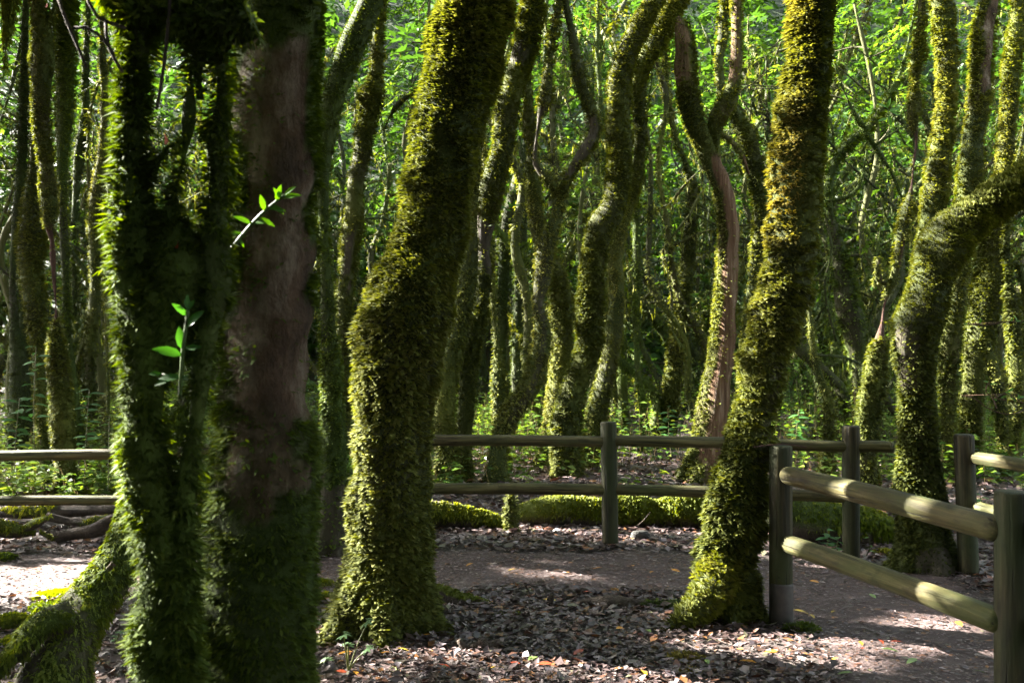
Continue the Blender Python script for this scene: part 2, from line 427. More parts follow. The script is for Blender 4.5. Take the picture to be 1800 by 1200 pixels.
def moss_on(tube, dens, L, pal, bare=None, wd=0.27, back=0.3, fan=1, spread=0.6, droop=0.25, cover=0.85, lift=0.0, minu=0):
    area = 2 * np.pi * (tube.r * np.gradient(np.arange(tube.n)) * tube.L / tube.n).sum()
    n = int(area * dens)
    if n < 4: n = 4
    w = tube.r / tube.r.sum(); cs = np.cumsum(w)
    u = np.searchsorted(cs, rng.random(n)) + rng.random(n) - 0.5
    u = np.clip(u, minu, tube.n - 1.001); th = rng.uniform(0, 2 * np.pi, n)
    P, D, e = tube.ev(u, th)
    toc = unit(np.array([0, 0, CAMZ]) - P)
    p = np.ones(n)
    p[(D * toc).sum(1) < -.25] = back
    p[P[:, 2] > frame_top(P[:, 1])] *= 0.05
    p[P[:, 2] < CAMZ - .365 * P[:, 1]] *= 0.05
    p[P[:, 2] < -0.05] = 0
    cl = .35 * sn(P, 5.0, tube.seed + 5) + .58 * sn(P * np.array([1, 1, 1.7]), 2.1 / L, tube.seed + 4)
    p *= np.clip(cover - .1 + 0.55 * cl, 0.10, 1)
    if bare is not None:
        p *= 1 - bare(P, D, e)
    k = rng.random(n) < p
    P, D, u, cl = P[k], D[k], u[k], cl[k]
    T = tube.T[np.clip(u.astype(int), 0, tube.n - 1)]
    Ls = L * (0.85 + 0.30 * np.clip(cl, -1, 1) + .25 * np.clip(sn(P, 2.5, tube.seed + 6), -1, 1)) * rng.uniform(.55, 1.5, len(P))
    V = frond_quads(P, D, T, Ls, wd, spread, droop, fan=fan)
    tt = np.repeat(0.45 + 0.22 * sn(P, 2.2, tube.seed + 8) + 0.12 * cl + rng.normal(0, .16, len(P)), fan)
    return V, np.repeat(pal_col(pal, tt), 4, 0)

def bare_from(specs, jx=.16, jy=14):
    """specs: (py0, py1, nx0, nx1, amount) in picture rows along the stem and sideways facing"""
    if not specs: return None
    def f(P, D, e):
        b = np.zeros(len(P))
        for (y0, y1, x0, x1, am) in specs:
            ny = e + jy * sn(P, 9.0, 31) + jy * .5 * sn(P, 30.0, 34)
            nx = D[:, 0] + jx * sn(P, 8.0, 33) + jx * .5 * sn(P, 28.0, 35)
            b = np.maximum(b, am * ((ny > y0) & (ny < y1) & (nx > x0) & (nx < x1)))
        return b
    return f

TOPS = []
ALLTUBES = []
def knots_px(path, d, shrink):
    K = []
    for q in path:
        dd = q[3] if len(q) > 3 else d
        p = at(q[0], q[1], dd)
        K.append((*p, max(q[2] * 0.5 * dd / F - shrink * (1.7 if d > 3 else .75), 0.35 * q[2] * 0.5 * dd / F), q[1]))
    return K

def tree(name, label, cat, d, path, branches=(), pal='olive', dens=5000, L=0.035, bare=(), bark='bark', group=None,
         extend=True, fan=1, amp=.07, clump=.012, cfreq=14, flare=1.25, back=.3, cover=.85, wd=.26, droop=.10, seed=None, spread=.6, flute=0.03, top_h=None, patch=()):
    seed = seed if seed is not None else int(abs(path[0][0] * 7 + path[0][1])) % 9000 + 50
    K = knots_px(path, d, L * 0.5)
    if flare and abs(K[0][2]) < 0.5:
        x, y, z, r, e = K[0]
        K[0] = (x, y, z, r * flare, e)
        K.insert(0, (x, y, z - 0.18, r * flare * 1.25, e + 20))
    if extend:
        a, b = np.array(K[-2]), np.array(K[-1])
        zt = top_h or max(6.6, 2.6 + .42 * d) + rng.uniform(0, 1.2)
        dirv = unit((b - a)[:3]); p = b[:3].copy(); r = b[3]; st = max((zt - p[2]) / 3, .4)
        for j in range(3):
            dirv = unit(dirv + np.array([rng.uniform(-.15, .15), rng.uniform(-.1, .2), .55]))
            p = p + dirv * st; r *= .8
            K.append((*p, r, -300 - 60 * j))
        TOPS.append((p, None))
    step = 0.035 if d < 7 else (0.05 if d < 10 else 0.11)
    nseg = 40 if d < 7 else (28 if d < 10 else 18)
    root = empty(name, (K[0][0], K[0][1], 0), label, cat, group)
    if extend: TOPS[-1] = (TOPS[-1][0], root)
    bf = bare_from(bare, *((.30, 45) if d < 3 else (.16, 14)))
    tubes = [(Tube(K, step, amp, 4.5 if d < 8 else 3.0, clump, cfreq, seed, flute), 'trunk', bark)]
    if flare: tubes[0][0].root = .32; tubes[0][0].rk = 4 + seed % 3
    for br in branches:
        o = dict(bark=bark); pth = br
        if isinstance(br, dict): o.update(br); pth = br['path']
        KB = knots_px(pth, d, L * 0.4)
        if o.get('grow'):
            a, b = np.array(KB[-2]), np.array(KB[-1]); dirv = unit((b - a)[:3]); p = b[:3].copy(); r = b[3]
            for j in range(3):
                dirv = unit(dirv + np.array([rng.uniform(-.2, .2), rng.uniform(-.1, .2), .35])); p = p + dirv * .6; r *= .8
                KB.append((*p, r, -300))
        tubes.append((Tube(KB, step, amp, 5.0, clump * .7, cfreq, seed + 17, flute), 'branch', o['bark']))
    VV, CC = [], []
    for tb, nm, bk in tubes:
        ns = nseg if nm == 'trunk' else max(10, nseg // 2)
        V, Q, D, e = tb.grid(ns)
        my = 1 - (bf(V, D, e) if bf else np.zeros(len(V)))
        my = my * np.clip(0.88 + .25 * sn(V, 6.0, seed + 2), 0, 1)
        mc = pal_col(pal, 0.12 + 0.18 * sn(V, 5.0, seed + 9))
        mesh_np(nm, V, Q, 4, M[bk], True, {'mossy': my, 'mosscol': mc}, root)
        v, c = moss_on(tb, dens, L, pal, bf, wd, back, fan, spread, droop, cover)
        for (y0, y1, x0, x1, pl) in patch:   # golden moss, lightened on the sunward flank to paint in sunlight
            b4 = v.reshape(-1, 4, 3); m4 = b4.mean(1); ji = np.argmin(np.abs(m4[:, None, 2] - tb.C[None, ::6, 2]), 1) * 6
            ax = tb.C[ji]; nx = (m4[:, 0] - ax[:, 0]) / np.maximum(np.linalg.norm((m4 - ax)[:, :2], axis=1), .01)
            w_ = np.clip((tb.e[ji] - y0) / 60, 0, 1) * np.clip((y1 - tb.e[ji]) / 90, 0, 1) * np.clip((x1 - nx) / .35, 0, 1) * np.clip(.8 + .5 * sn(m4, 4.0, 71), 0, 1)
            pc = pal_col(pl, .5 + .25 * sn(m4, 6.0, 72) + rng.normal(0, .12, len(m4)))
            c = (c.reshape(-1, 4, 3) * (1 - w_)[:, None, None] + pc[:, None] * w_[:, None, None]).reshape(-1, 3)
        VV.append(v); CC.append(c)
        ALLTUBES.append(tb)
    V = np.concatenate(VV); C = np.concatenate(CC)
    tag(mesh_np('moss', V, quads_idx(len(V) // 4), 4, M['moss'], False, {'col': C}, root), kind='stuff')
    return root, tubes

# ------------------------------------------------------------------ leaves
def leaf_quads(P, size, g=None, up=0.55, ratio=0.42, dirs=None, fold=0.25, nrm=None):
    """pointed oval leaves, one folded quad each"""
    g = g or rng
    n = len(P)
    a = g.uniform(0, 2 * np.pi, n)
    D = np.stack([np.cos(a), np.sin(a), g.uniform(-.7, .35, n)], 1) if dirs is None else dirs
    D = unit(D)
    N = unit(np.stack([g.normal(0, 1 - up, n), g.normal(0, 1 - up, n), np.full(n, up)], 1)) if nrm is None else nrm
    Wv = unit(np.cross(N, D)); N = np.cross(D, Wv)
    sz = (size * g.uniform(.65, 1.35, n))[:, None]
    m = P + D * sz * .5
    lift = N * sz * ratio * fold
    V = np.stack([P, m + Wv * sz * ratio * .5 + lift, P + D * sz, m - Wv * sz * ratio * .5 + lift], 1).reshape(-1, 3)
    return V

LEAFPAL = np.array([(0.020, 0.050, 0.009), (0.036, 0.082, 0.013), (0.058, 0.114, 0.017), (0.098, 0.165, 0.024), (0.16, 0.21, 0.036)])
def leaf_cols(n, lo=0.0, hi=1.0, g=None, pos=None):
    g = g or rng
    t = g.random(n) * (hi - lo) + lo
    if pos is not None: t = np.clip(t + .18 * sn(pos, 1.1, 77), 0, 1)
    x = t * (len(LEAFPAL) - 1.001); i = x.astype(int); f = (x - i)[:, None]
    return LEAFPAL[i] * (1 - f) + LEAFPAL[i + 1] * f

def sprays(C, per, size, g=None):
    """leafy twig ends: alternate leaves along a short arching shoot at every centre"""
    g = g or rng
    n = len(C); a = g.uniform(0, 6.283, n); T = unit(np.stack([np.cos(a), np.sin(a), g.uniform(-.7, .45, n)], 1))
    U = unit(np.stack([g.normal(0, .3, n), g.normal(0, .3, n), np.ones(n)], 1)); Sd = unit(np.cross(U, T)); U = np.cross(T, Sd)
    ln = size * per * .30 * g.uniform(.6, 1.2, n)
    PP, DD, NN = [], [], []
    for i in range(per):
        f = i / (per - 1); sgn = 1 if i % 2 else -1
        p = C + T * (ln * f)[:, None] - np.array([0, 0, 1.]) * (ln * .35 * f * f)[:, None]
        d = T * (.5 + .6 * f) + Sd * sgn * (1.0 - .7 * f) + g.normal(0, .22, (n, 3)) - np.array([0, 0, .25])
        PP.append(p); DD.append(d); NN.append(U + g.normal(0, .25, (n, 3)))
    return np.concatenate(PP), unit(np.concatenate(DD)), unit(np.concatenate(NN))

def leaf_obj(name, P, size, parent=None, lo=0, hi=1, kind='stuff', ratio=.42, up=.55, gaps=True, m='leaf', spray=0):
    P = np.asarray(P)
    if spray and len(P):
        if gaps: P = P[open_gaps(P, size * 1.5)]
        if len(P) == 0: return None
        tw = rng.random(len(P)) * (hi - lo) + lo
        P, D, N = sprays(P, spray, size)
        V = leaf_quads(P, size, ratio=ratio, dirs=D, nrm=N)
        t = np.clip(np.tile(tw, spray) * .75 + .25 * (lo + (hi - lo) * rng.random(len(P))) + .10 * sn(P, 1.1, 77), 0, 1)
        x = t * (len(LEAFPAL) - 1.001); i = x.astype(int); f = (x - i)[:, None]; C = LEAFPAL[i] * (1 - f) + LEAFPAL[i + 1] * f
        o = mesh_np(name, V, quads_idx(len(P)), 4, M[m], False, {'col': np.repeat(C, 4, 0)}, parent)
        if kind: o['kind'] = kind
        return o
    if gaps and len(P): P = P[open_gaps(P, size * .5)]
    if len(P) == 0: return None
    V = leaf_quads(P, size, up=up, ratio=ratio)
    o = mesh_np(name, V, quads_idx(len(P)), 4, M[m], False, {'col': np.repeat(leaf_cols(len(P), lo, hi, pos=P), 4, 0)}, parent)
    if kind: o['kind'] = kind
    return o

# ================================================================== SETTING: ground and path
def spaced(a0, a1, fine, lim, grow=1.25):
    core = list(np.arange(a0, a1 + 1e-6, fine)); s = fine; x = a1; hi = []
    while x < lim[1]: s *= grow; x += s; hi.append(x)
    s = fine; x = a0; lo = []
    while x > lim[0]: s *= grow; x -= s; lo.append(x)
    return np.array(lo[::-1] + core + hi)
gx = spaced(-6.5, 5.5, 0.085, (-220, 220)); gy = spaced(3.4, 12, 0.085, (-120, 320))
GX, GY = np.meshgrid(gx, gy)
GZ = gz(GX, GY)
def grid_quads(nx, ny):
    i = np.arange(ny - 1)[:, None] * nx + np.arange(nx - 1)[None, :]
    return np.stack([i, i + 1, i + 1 + nx, i + nx], -1)
V = np.stack([GX, GY, GZ], -1).reshape(-1, 3)
GQ = grid_quads(len(gx), len(gy))
o = mesh_np('ground', V, GQ.reshape(-1, 4), 4, M['ground'], True); o['kind'] = 'structure'

def path_amount(x, y):
    """1 on the trodden path, 0 off it"""
    p = np.stack([x, y, 0 * x], -1)
    j = 0.16 * sn(p, 2.6, 41) + .06 * sn(p, 8.0, 42)
    a = np.clip(((y - 6.55 + 0.05 * x) + j) / .25, 0, 1) * np.clip((8.05 - .09 * x - y + j) / .25, 0, 1) * (x < 2.6)
    nx0 = 1.75 + .19 * (6 - y); nx1 = 3.25 + .12 * (7.3 - y)
    b = np.clip((x - nx0 + .5 + j) / .3, 0, 1) * np.clip((nx1 - x + j) / .25, 0, 1) * np.clip((7.7 - y + j) / .3, 0, 1)
    return np.maximum(a, b)
pa = path_amount(V[:, 0], V[:, 1])
qs = GQ.reshape(-1, 4)
pq = qs[(pa[qs] > 0.45).all(1)]
used, inv = np.unique(pq, return_inverse=True)
PV = V[used].copy(); PV[:, 2] += 0.005
o = mesh_np('path', PV, inv.reshape(-1, 4), 4, M['path'], True); o['kind'] = 'structure'

# ================================================================== TREES traced from the photograph
NEARW = dict(dens=15000, L=.030, fan=2)
# big leaning moss trunk, centre
tree('mossy_tree', 'thickest mossy trunk in the middle, leaning right, its wide foot on the leaf litter', 'tree', 5.9,
     [(675, 1092, 176), (680, 1000, 160), (684, 900, 150), (690, 800, 142), (697, 650, 150), (714, 560, 166), (730, 500, 155), (752, 430, 140),
      (768, 350, 138), (782, 250, 138), (806, 150, 138), (830, 50, 140), (845, -20, 140)],
     branches=[[(770, 145, 18, 6.1), (735, 158, 15, 6.15), (703, 180, 14, 6.2), (683, 210, 13, 6.2), (674, 232, 8, 6.2)],
               [(700, 440, 30, 6.2), (668, 474, 24, 6.2), (640, 500, 20, 6.2), (628, 530, 14, 6.2)]],
     pal='olive', dens=14000, L=.036, fan=2, wd=.22, droop=.08, clump=.022, cfreq=22, amp=.05, seed=101)
# right-of-centre trunk with sunlit flank
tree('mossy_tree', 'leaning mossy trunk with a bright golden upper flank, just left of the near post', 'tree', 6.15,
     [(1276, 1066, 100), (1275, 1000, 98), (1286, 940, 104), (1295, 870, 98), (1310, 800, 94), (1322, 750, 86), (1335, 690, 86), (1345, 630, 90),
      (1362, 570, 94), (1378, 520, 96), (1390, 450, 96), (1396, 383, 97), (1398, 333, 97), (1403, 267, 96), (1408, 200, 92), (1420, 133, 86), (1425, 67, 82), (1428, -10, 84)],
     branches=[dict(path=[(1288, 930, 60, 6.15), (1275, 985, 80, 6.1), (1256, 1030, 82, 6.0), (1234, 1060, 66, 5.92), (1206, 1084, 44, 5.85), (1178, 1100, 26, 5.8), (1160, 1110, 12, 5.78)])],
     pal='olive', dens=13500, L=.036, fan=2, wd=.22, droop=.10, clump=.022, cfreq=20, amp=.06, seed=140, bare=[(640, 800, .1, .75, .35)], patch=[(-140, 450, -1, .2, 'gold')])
# right trunk bending right
tree('mossy_tree', 'mossy trunk swelling at its bend and arching out to the right behind the near rails', 'tree', 7.5,
     [(1634, 1000, 112), (1627, 950, 98), (1621, 900, 92), (1616, 850, 84), (1612, 800, 74), (1612, 733, 70), (1609, 650, 70), (1608, 612, 82), (1609, 577, 94), (1624, 537, 90),
      (1634, 500, 84), (1645, 460, 88), (1667, 423, 92), (1700, 390, 84), (1740, 361, 74), (1790, 326, 70), (1850, 280, 66), (1930, 225, 60)],
     pal='olive', dens=13000, L=.036, fan=2, wd=.24, droop=.1, clump=.018, cfreq=20, seed=165, cover=.95, bare=[(595, 690, -1, -.2, .75), (640, 980, -.4, .5, .2), (960, 1030, -.6, .6, .8)])
# foreground trunk with bare bark
T1, _ = tree('mossy_tree', 'dark foreground trunk with a bare smooth bark patch and fringes of green moss', 'tree', 2.62,
     [(455, 1500, 240), (452, 1250, 205), (452, 1100, 196), (455, 1000, 196), (462, 900, 200), (466, 820, 196), (466, 760, 176), (466, 690, 156), (470, 600, 154), (478, 500, 156),
      (480, 400, 152), (482, 300, 150), (484, 200, 152), (490, 100, 158), (496, -20, 162)],
     pal='green', dens=30000, L=.026, fan=2, wd=.13, clump=.010, cfreq=30, bark='bark_grey', amp=.04, seed=180, back=.3, flare=None,
     bare=[(85, 715, .02, .93, .97), (85, 700, -.55, .05, .8), (715, 870, -.5, .55, .75)])
tree('mossy_tree', 'shaggy moss-covered multi-stemmed trunk in front of the bare-barked foreground trunk', 'tree', 2.32,
     [(290, 1500, 110), (286, 1230, 92), (280, 1000, 84), (268, 850, 76), (258, 760, 74), (256, 680, 82), (252, 560, 92), (244, 450, 92), (236, 340, 76), (232, 240, 66), (236, 150, 60), (226, 80, 44), (216, -20, 40)],
     branches=[dict(path=[(322, 1500, 96), (316, 1230, 82), (312, 1000, 74), (322, 880, 58), (342, 760, 50), (358, 640, 54), (370, 540, 66), (376, 440, 66), (382, 350, 56), (388, 260, 46), (392, 180, 40), (386, 100, 36), (380, -20, 36)], grow=1),
               dict(path=[(292, 660, 30), (300, 600, 90), (308, 540, 128), (314, 480, 132), (312, 430, 104), (302, 385, 60), (306, 345, 34), (322, 280, 22), (331, 210, 18), (335, 120, 18), (342, -20, 24)], grow=1),
               dict(path=[(268, 310, 26), (284, 270, 30), (300, 255, 22), (322, 248, 18)]),
               dict(path=[(440, 30, 70), (400, 44, 84), (362, 30, 92), (330, 46, 74), (296, 20, 64), (262, 34, 58), (230, 10, 56), (200, -20, 50)]),
               dict(path=[(352, 60, 60), (346, 110, 44), (350, 150, 22), (352, 175, 8)]),
               dict(path=[(250, 40, 44), (246, 90, 34), (252, 130, 14)]),
               dict(path=[(212, 410, 30), (206, 360, 34), (208, 300, 26), (214, 250, 12)]),
               dict(path=[(186, 470, 8), (200, 500, 12), (216, 545, 12), (232, 590, 12)], bark='red_bark')],
     pal='green', dens=30000, L=.030, fan=2, wd=.12, clump=.014, cfreq=30, seed=190, back=.4, flare=None, amp=.12, spread=.7, droop=.12)
for wi, (pts, r) in enumerate((([(148, -20), (160, 12), (178, 36), (206, 44), (222, 50)], .0042), ([(100, -10), (118, 40), (140, 90), (152, 120)], .003), ([(186, 38), (190, 80), (205, 110), (216, 128)], .003), ([(300, -20), (294, 60), (286, 130), (276, 190)], .0035), ([(128, 50), (150, 48), (172, 60), (200, 96)], .0025))):
    K = [(*at(a, b, 2.25), r) for a, b in pts]; tb = Tube(K, .03, .1, 20, 0, 10, 5); V_, Q_, D_, e_ = tb.grid(6)
    tag(mesh_np('twig', V_, Q_, 4, M['bark'], True, {'mossy': np.zeros(len(V_)), 'mosscol': np.zeros((len(V_), 3))}), ('thick dark bare twig hooking into the top of the shaggy stems', 'long pale twig slanting across the top left beside the shaggy stems', 'short dark twig bending down to the left shaggy stem', 'long dark twig hanging among the shaggy stems', 'thinnest twig crossing the gap left of the shaggy stems')[wi], 'twig', 'bare twigs beside the shaggy stems')
# thin trunk half hidden at the right of the foreground one
tree('mossy_tree', 'slim trunk half hidden behind the foreground trunk, its lit top leaning right', 'tree', 8.1,
     [(580, 962, 66), (583, 880, 60), (588, 800, 54), (585, 700, 50), (579, 600, 44), (573, 500, 36), (569, 400, 34), (568, 300, 36), (577, 220, 42), (594, 150, 50), (612, 100, 52), (634, 45, 54), (660, -10, 52)],
     pal='green', dens=9000, L=.034, seed=205, bare=[(850, 990, -1, 1, .85)])
tree('mossy_tree', 'mossy trunk with a cushion-like swollen top knob, between the foreground and central trunks', 'tree', 13.0,
     [(604, 800, 38), (602, 720, 34), (600, 640, 32), (606, 540, 36), (612, 470, 38), (620, 400, 46), (623, 375, 46), (625, 335, 40), (637, 265, 42), (649, 195, 44), (656, 160, 46), (660, 140, 34), (664, 70, 34), (670, -10, 30)],
     pal='olive', dens=5200, L=.045, seed=210, bare=[(415, 500, -.6, .6, .9)])
# middle distance, centre
tree('mossy_tree', 'S-curved mossy trunk standing left of the middle fence post', 'tree', 12.8,
     [(998, 850, 56), (996, 800, 56), (996, 750, 62), (1001, 717, 58), (1009, 683, 50), (1022, 650, 47), (1036, 600, 50), (1038, 550, 52), (1041, 483, 53), (1046, 433, 54), (1058, 398, 58), (1080, 365, 54),
      (1086, 333, 50), (1090, 267, 50), (1087, 183, 50), (1089, 133, 50), (1101, 95, 44), (1122, 55, 44), (1143, 15, 42), (1165, -20, 36)],
     pal='olive', dens=7000, L=.042, seed=220, wd=.3)
tree('mossy_tree', 'mossy trunk close behind the S-curved one, with a blazing sunlit elbow near the top', 'tree', 13.7,
     [(1028, 850, 40), (1040, 780, 42), (1050, 720, 42), (1060, 680, 40), (1068, 645, 38), (1076, 600, 40), (1083, 550, 38), (1084, 500, 36), (1080, 450, 36), (1092, 400, 34), (1108, 350, 34), (1121, 300, 33),
      (1125, 233, 31), (1124, 167, 32), (1130, 115, 36), (1152, 78, 43), (1175, 30, 46), (1200, -20, 44)],
     pal='olive', dens=6800, L=.042, seed=225)
tree('mossy_tree', 'crooked mossy tree forking into two arms like a tuning fork above the left rail', 'tree', 12.2,
     [(875, 848, 44), (875, 815, 42), (878, 780, 42), (888, 750, 48), (906, 717, 52), (930, 683, 48), (946, 633, 45), (954, 583, 41), (946, 535, 30), (954, 483, 40), (962, 430, 44), (977, 385, 38), (986, 345, 34),
      (1002, 308, 32), (1026, 270, 33), (1046, 232, 34), (1039, 195, 32), (1022, 150, 30), (1012, 100, 27), (1003, 50, 25), (992, -10, 23)],
     branches=[dict(path=[(988, 352, 26), (975, 330, 24), (960, 311, 24), (944, 292, 22), (943, 250, 17), (948, 212, 17), (957, 182, 29), (964, 130, 24), (970, 80, 22), (984, -10, 20)], grow=1)],
     pal='olive', dens=6000, L=.045, seed=230, cover=.75, bare=[(205, 300, -1, .5, .85), (520, 760, -.2, .5, .5)])
tree('mossy_tree', 'tall mossy trunk with a grey bare band halfway up, right beside the central trunk', 'tree', 12.6,
     [(820, 846, 30), (817, 800, 32), (820, 710, 37), (824, 650, 38), (834, 590, 37), (843, 540, 38), (852, 490, 37), (850, 430, 33), (853, 390, 44), (860, 350, 54), (872, 300, 50), (884, 260, 46), (890, 200, 50), (903, 145, 46), (922, 85, 48), (940, -10, 46)],
     pal='olive', dens=6200, L=.042, seed=236, bare=[(390, 470, -1, 1, .92), (85, 120, -.8, .4, .7)])
tree('mossy_tree', 'mossy trunk emerging from behind the central trunk, leftmost at the left rail', 'tree', 12.3,
     [(791, 845, 42), (786, 800, 44), (782, 740, 47), (788, 650, 48), (800, 600, 46), (815, 540, 42), (826, 480, 38), (829, 420, 32), (836, 300, 30), (850, 180, 30), (865, 60, 28), (872, -10, 26)],
     pal='olive', dens=5600, L=.045, seed=240)
tree('mossy_tree', 'thin mossy stem with small shelf fungi, leaning behind the forked tree', 'tree', 13.6,
     [(884, 800, 24), (880, 740, 27), (877, 700, 29), (877, 655, 28), (872, 600, 17), (867, 530, 18), (862, 460, 20), (858, 380, 18), (850, 250, 18), (840, 100, 16), (836, -10, 14)],
     pal='olive', dens=5200, L=.04, seed=243)
tree('mossy_tree', 'pale mossy trunk passing behind the forked tree', 'tree', 14.2,
     [(970, 815, 46), (973, 760, 44), (981, 680, 44), (985, 600, 45), (987, 530, 44), (973, 475, 38), (951, 430, 34), (942, 377, 33), (938, 335, 34), (934, 295, 34), (937, 265, 28), (931, 230, 32), (927, 170, 26), (928, 90, 24), (934, -10, 24)],
     pal='olive', dens=5600, L=.042, seed=246)
# dead tree
tree('dead_tree', 'dead forked snag with bare reddish split wood and tufts of moss, behind the right rail', 'tree', 12.6,
     [(1240, 838, 74), (1246, 785, 64), (1255, 720, 60), (1264, 660, 55), (1272, 600, 52), (1277, 520, 48), (1281, 450, 45), (1280, 383, 42), (1270, 333, 40), (1257, 298, 40), (1244, 267, 40), (1230, 233, 44), (1217, 200, 45), (1209, 167, 45),
      (1206, 117, 45), (1202, 70, 40), (1197, 42, 31), (1193, 30, 16)],
     branches=[dict(path=[(1262, 300, 26), (1256, 262, 27), (1256, 233, 30), (1260, 207, 36), (1277, 186, 34), (1290, 150, 29), (1294, 100, 27), (1295, 33, 24), (1296, -10, 23)], grow=1),
               dict(path=[(1262, 232, 14, 12.8), (1280, 245, 14, 12.9), (1300, 266, 14, 13.), (1316, 305, 12, 13.2)])],
     pal='olive', dens=6500, L=.036, seed=250, extend=False, bark='bare_wood', amp=.07, flute=.08,
     bare=[(270, 800, -.55, 1.1, .95), (-40, 160, -1, .5, .8), (780, 850, -.3, 1.1, .85)])
tree('mossy_tree', 'mossy trunk weaving up behind the dead snag', 'tree', 14.5,
     [(1302, 800, 36), (1310, 700, 38), (1318, 600, 38), (1323, 540, 36), (1330, 460, 31), (1335, 385, 27), (1333, 333, 29), (1325, 283, 36), (1311, 235, 38), (1297, 207, 32), (1272, 165, 24), (1264, 120, 26), (1268, 80, 27), (1275, -10, 24)],
     pal='olive', dens=4800, L=.05, seed=253)
tree('mossy_tree', 'broken-topped mossy trunk hung with moss, left of the dead snag', 'tree', 17.0,
     [(1172, 790, 40), (1177, 715, 38), (1186, 650, 39), (1193, 583, 38), (1202, 517, 35), (1209, 450, 33), (1213, 400, 30), (1216, 320, 27), (1204, 285, 20), (1190, 250, 20), (1180, 210, 21), (1172, 160, 22), (1168, 60, 20), (1168, -10, 18)],
     pal='olive', dens=4200, L=.055, seed=256)
# right group
tree('mossy_tree', 'straight mossy trunk with a burr on its right side, behind the arching trunk', 'tree', 13.0,
     [(1622, 845, 40), (1620, 750, 38), (1620, 650, 38), (1620, 550, 38), (1624, 450, 40), (1632, 400, 42), (1642, 345, 45), (1648, 300, 45), (1656, 240, 42), (1664, 180, 40), (1665, 120, 42), (1661, 60, 45), (1652, -10, 40)],
     branches=[[(1672, 95, 20), (1684, 92, 22), (1692, 92, 10)]],
     pal='olive', dens=6000, L=.046, seed=260)
tree('mossy_tree', 'mossy trunk with a strip of bare grey bark near its top, behind the arching trunk', 'tree', 12.4,
     [(1664, 850, 36), (1664, 780, 34), (1666, 717, 34), (1667, 650, 40), (1670, 600, 40), (1679, 550, 35), (1685, 500, 34), (1692, 455, 36), (1698, 400, 44), (1703, 350, 50), (1707, 300, 52), (1711, 240, 50), (1721, 180, 48), (1725, 120, 43), (1729, 60, 42), (1741, -10, 38)],
     pal='olive', dens=5600, L=.046, seed=263, bark='bark_grey', bare=[(-40, 165, -.35, .75, .95)])
tree('mossy_tree', 'golden-green trunk rising behind the arching limb at the right edge', 'tree', 13.2,
     [(1700, 850, 46), (1703, 780, 44), (1706, 717, 45), (1713, 650, 47), (1720, 600, 52), (1728, 550, 53), (1736, 500, 55), (1743, 450, 53), (1749, 405, 50), (1757, 340, 44), (1766, 285, 39), (1770, 240, 36), (1774, 180, 34), (1777, 120, 36), (1786, 60, 34), (1790, -10, 30)],
     pal='olive', dens=5800, L=.046, seed=266)
tree('mossy_tree', 'short-looking mossy stem at the far right edge, curving under the arching limb', 'tree', 12.8,
     [(1762, 856, 44), (1772, 790, 38), (1786, 710, 38), (1788, 650, 36), (1784, 590, 32), (1778, 530, 26), (1772, 480, 21), (1770, 430, 19), (1778, 360, 18), (1796, 250, 17), (1815, 120, 16)],
     branches=[[(1772, 470, 16, 13), (1786, 462, 18, 13), (1798, 490, 18, 13), (1804, 550, 18, 13), (1808, 640, 20, 13), (1808, 740, 20, 13)],
               [(1766, 770, 26, 12.7), (1757, 700, 30, 12.6), (1744, 640, 26, 12.6), (1738, 600, 14, 12.6)]],
     pal='olive', dens=5400, L=.046, seed=269)
tree('mossy_tree', 'thin knobbly stem of bare reddish bark with moss cuffs, its foot brightly sunlit', 'tree', 11.0,
     [(1522, 856, 42), (1525, 800, 41), (1528, 733, 43), (1535, 683, 43), (1541, 633, 40), (1547, 592, 27), (1551, 567, 18), (1554, 537, 15), (1562, 510, 23), (1572, 483, 25), (1580, 450, 22), (1583, 415, 28), (1595, 372, 31), (1602, 330, 17), (1606, 285, 15),
      (1611, 243, 13), (1606, 220, 30), (1608, 180, 35), (1611, 137, 24), (1612, 105, 33), (1618, 60, 26), (1620, -10, 21)],
     branches=[[(1560, 500, 14), (1549, 500, 20), (1543, 478, 22), (1544, 452, 16)]],
     pal='olive', dens=7600, L=.046, seed=272, bark='red_bark', amp=.1, bare=[(232, 350, -1, 1, .95), (432, 470, -.3, 1, .7), (525, 585, -1, 1, .97)])
tree('mossy_tree', 'dark leaning trunk with swollen middle and long bent limb, right of the near post', 'tree', 15.0,
     [(1503, 795, 30), (1505, 733, 24), (1507, 667, 30), (1504, 617, 40), (1500, 570, 52), (1489, 533, 50), (1482, 483, 43), (1473, 433, 34), (1458, 383, 30), (1457, 335, 27), (1466, 290, 26), (1482, 262, 27), (1505, 245, 27), (1530, 220, 26), (1556, 180, 22), (1578, 140, 18), (1600, 60, 15), (1612, -10, 12)],
     branches=[[(1587, 352, 9, 14.4), (1566, 302, 14, 14.4), (1542, 264, 16, 14.4), (1515, 222, 18, 14.4), (1491, 177, 12, 14.4), (1470, 120, 10, 14.4), (1462, 60, 9, 14.4), (1470, -10, 8, 14.4)],
               [(1455, 353, 15, 14.6), (1480, 350, 15, 14.5), (1500, 340, 15, 14.5), (1514, 318, 14, 14.5), (1520, 288, 13, 14.5), (1524, 262, 12, 14.5)],
               [(1535, 258, 12, 14.4), (1560, 240, 10, 14.3), (1590, 222, 8, 14.3)],
               [(1470, 600, 12, 14.5), (1450, 500, 12, 14.4), (1461, 440, 12, 14.3), (1456, 395, 11, 14.3), (1440, 350, 10, 14.3), (1432, 300, 9, 14.3)]],
     pal='green', dens=3600, L=.05, seed=275, bare=[(380, 760, -1, .2, .6)], cover=.7)
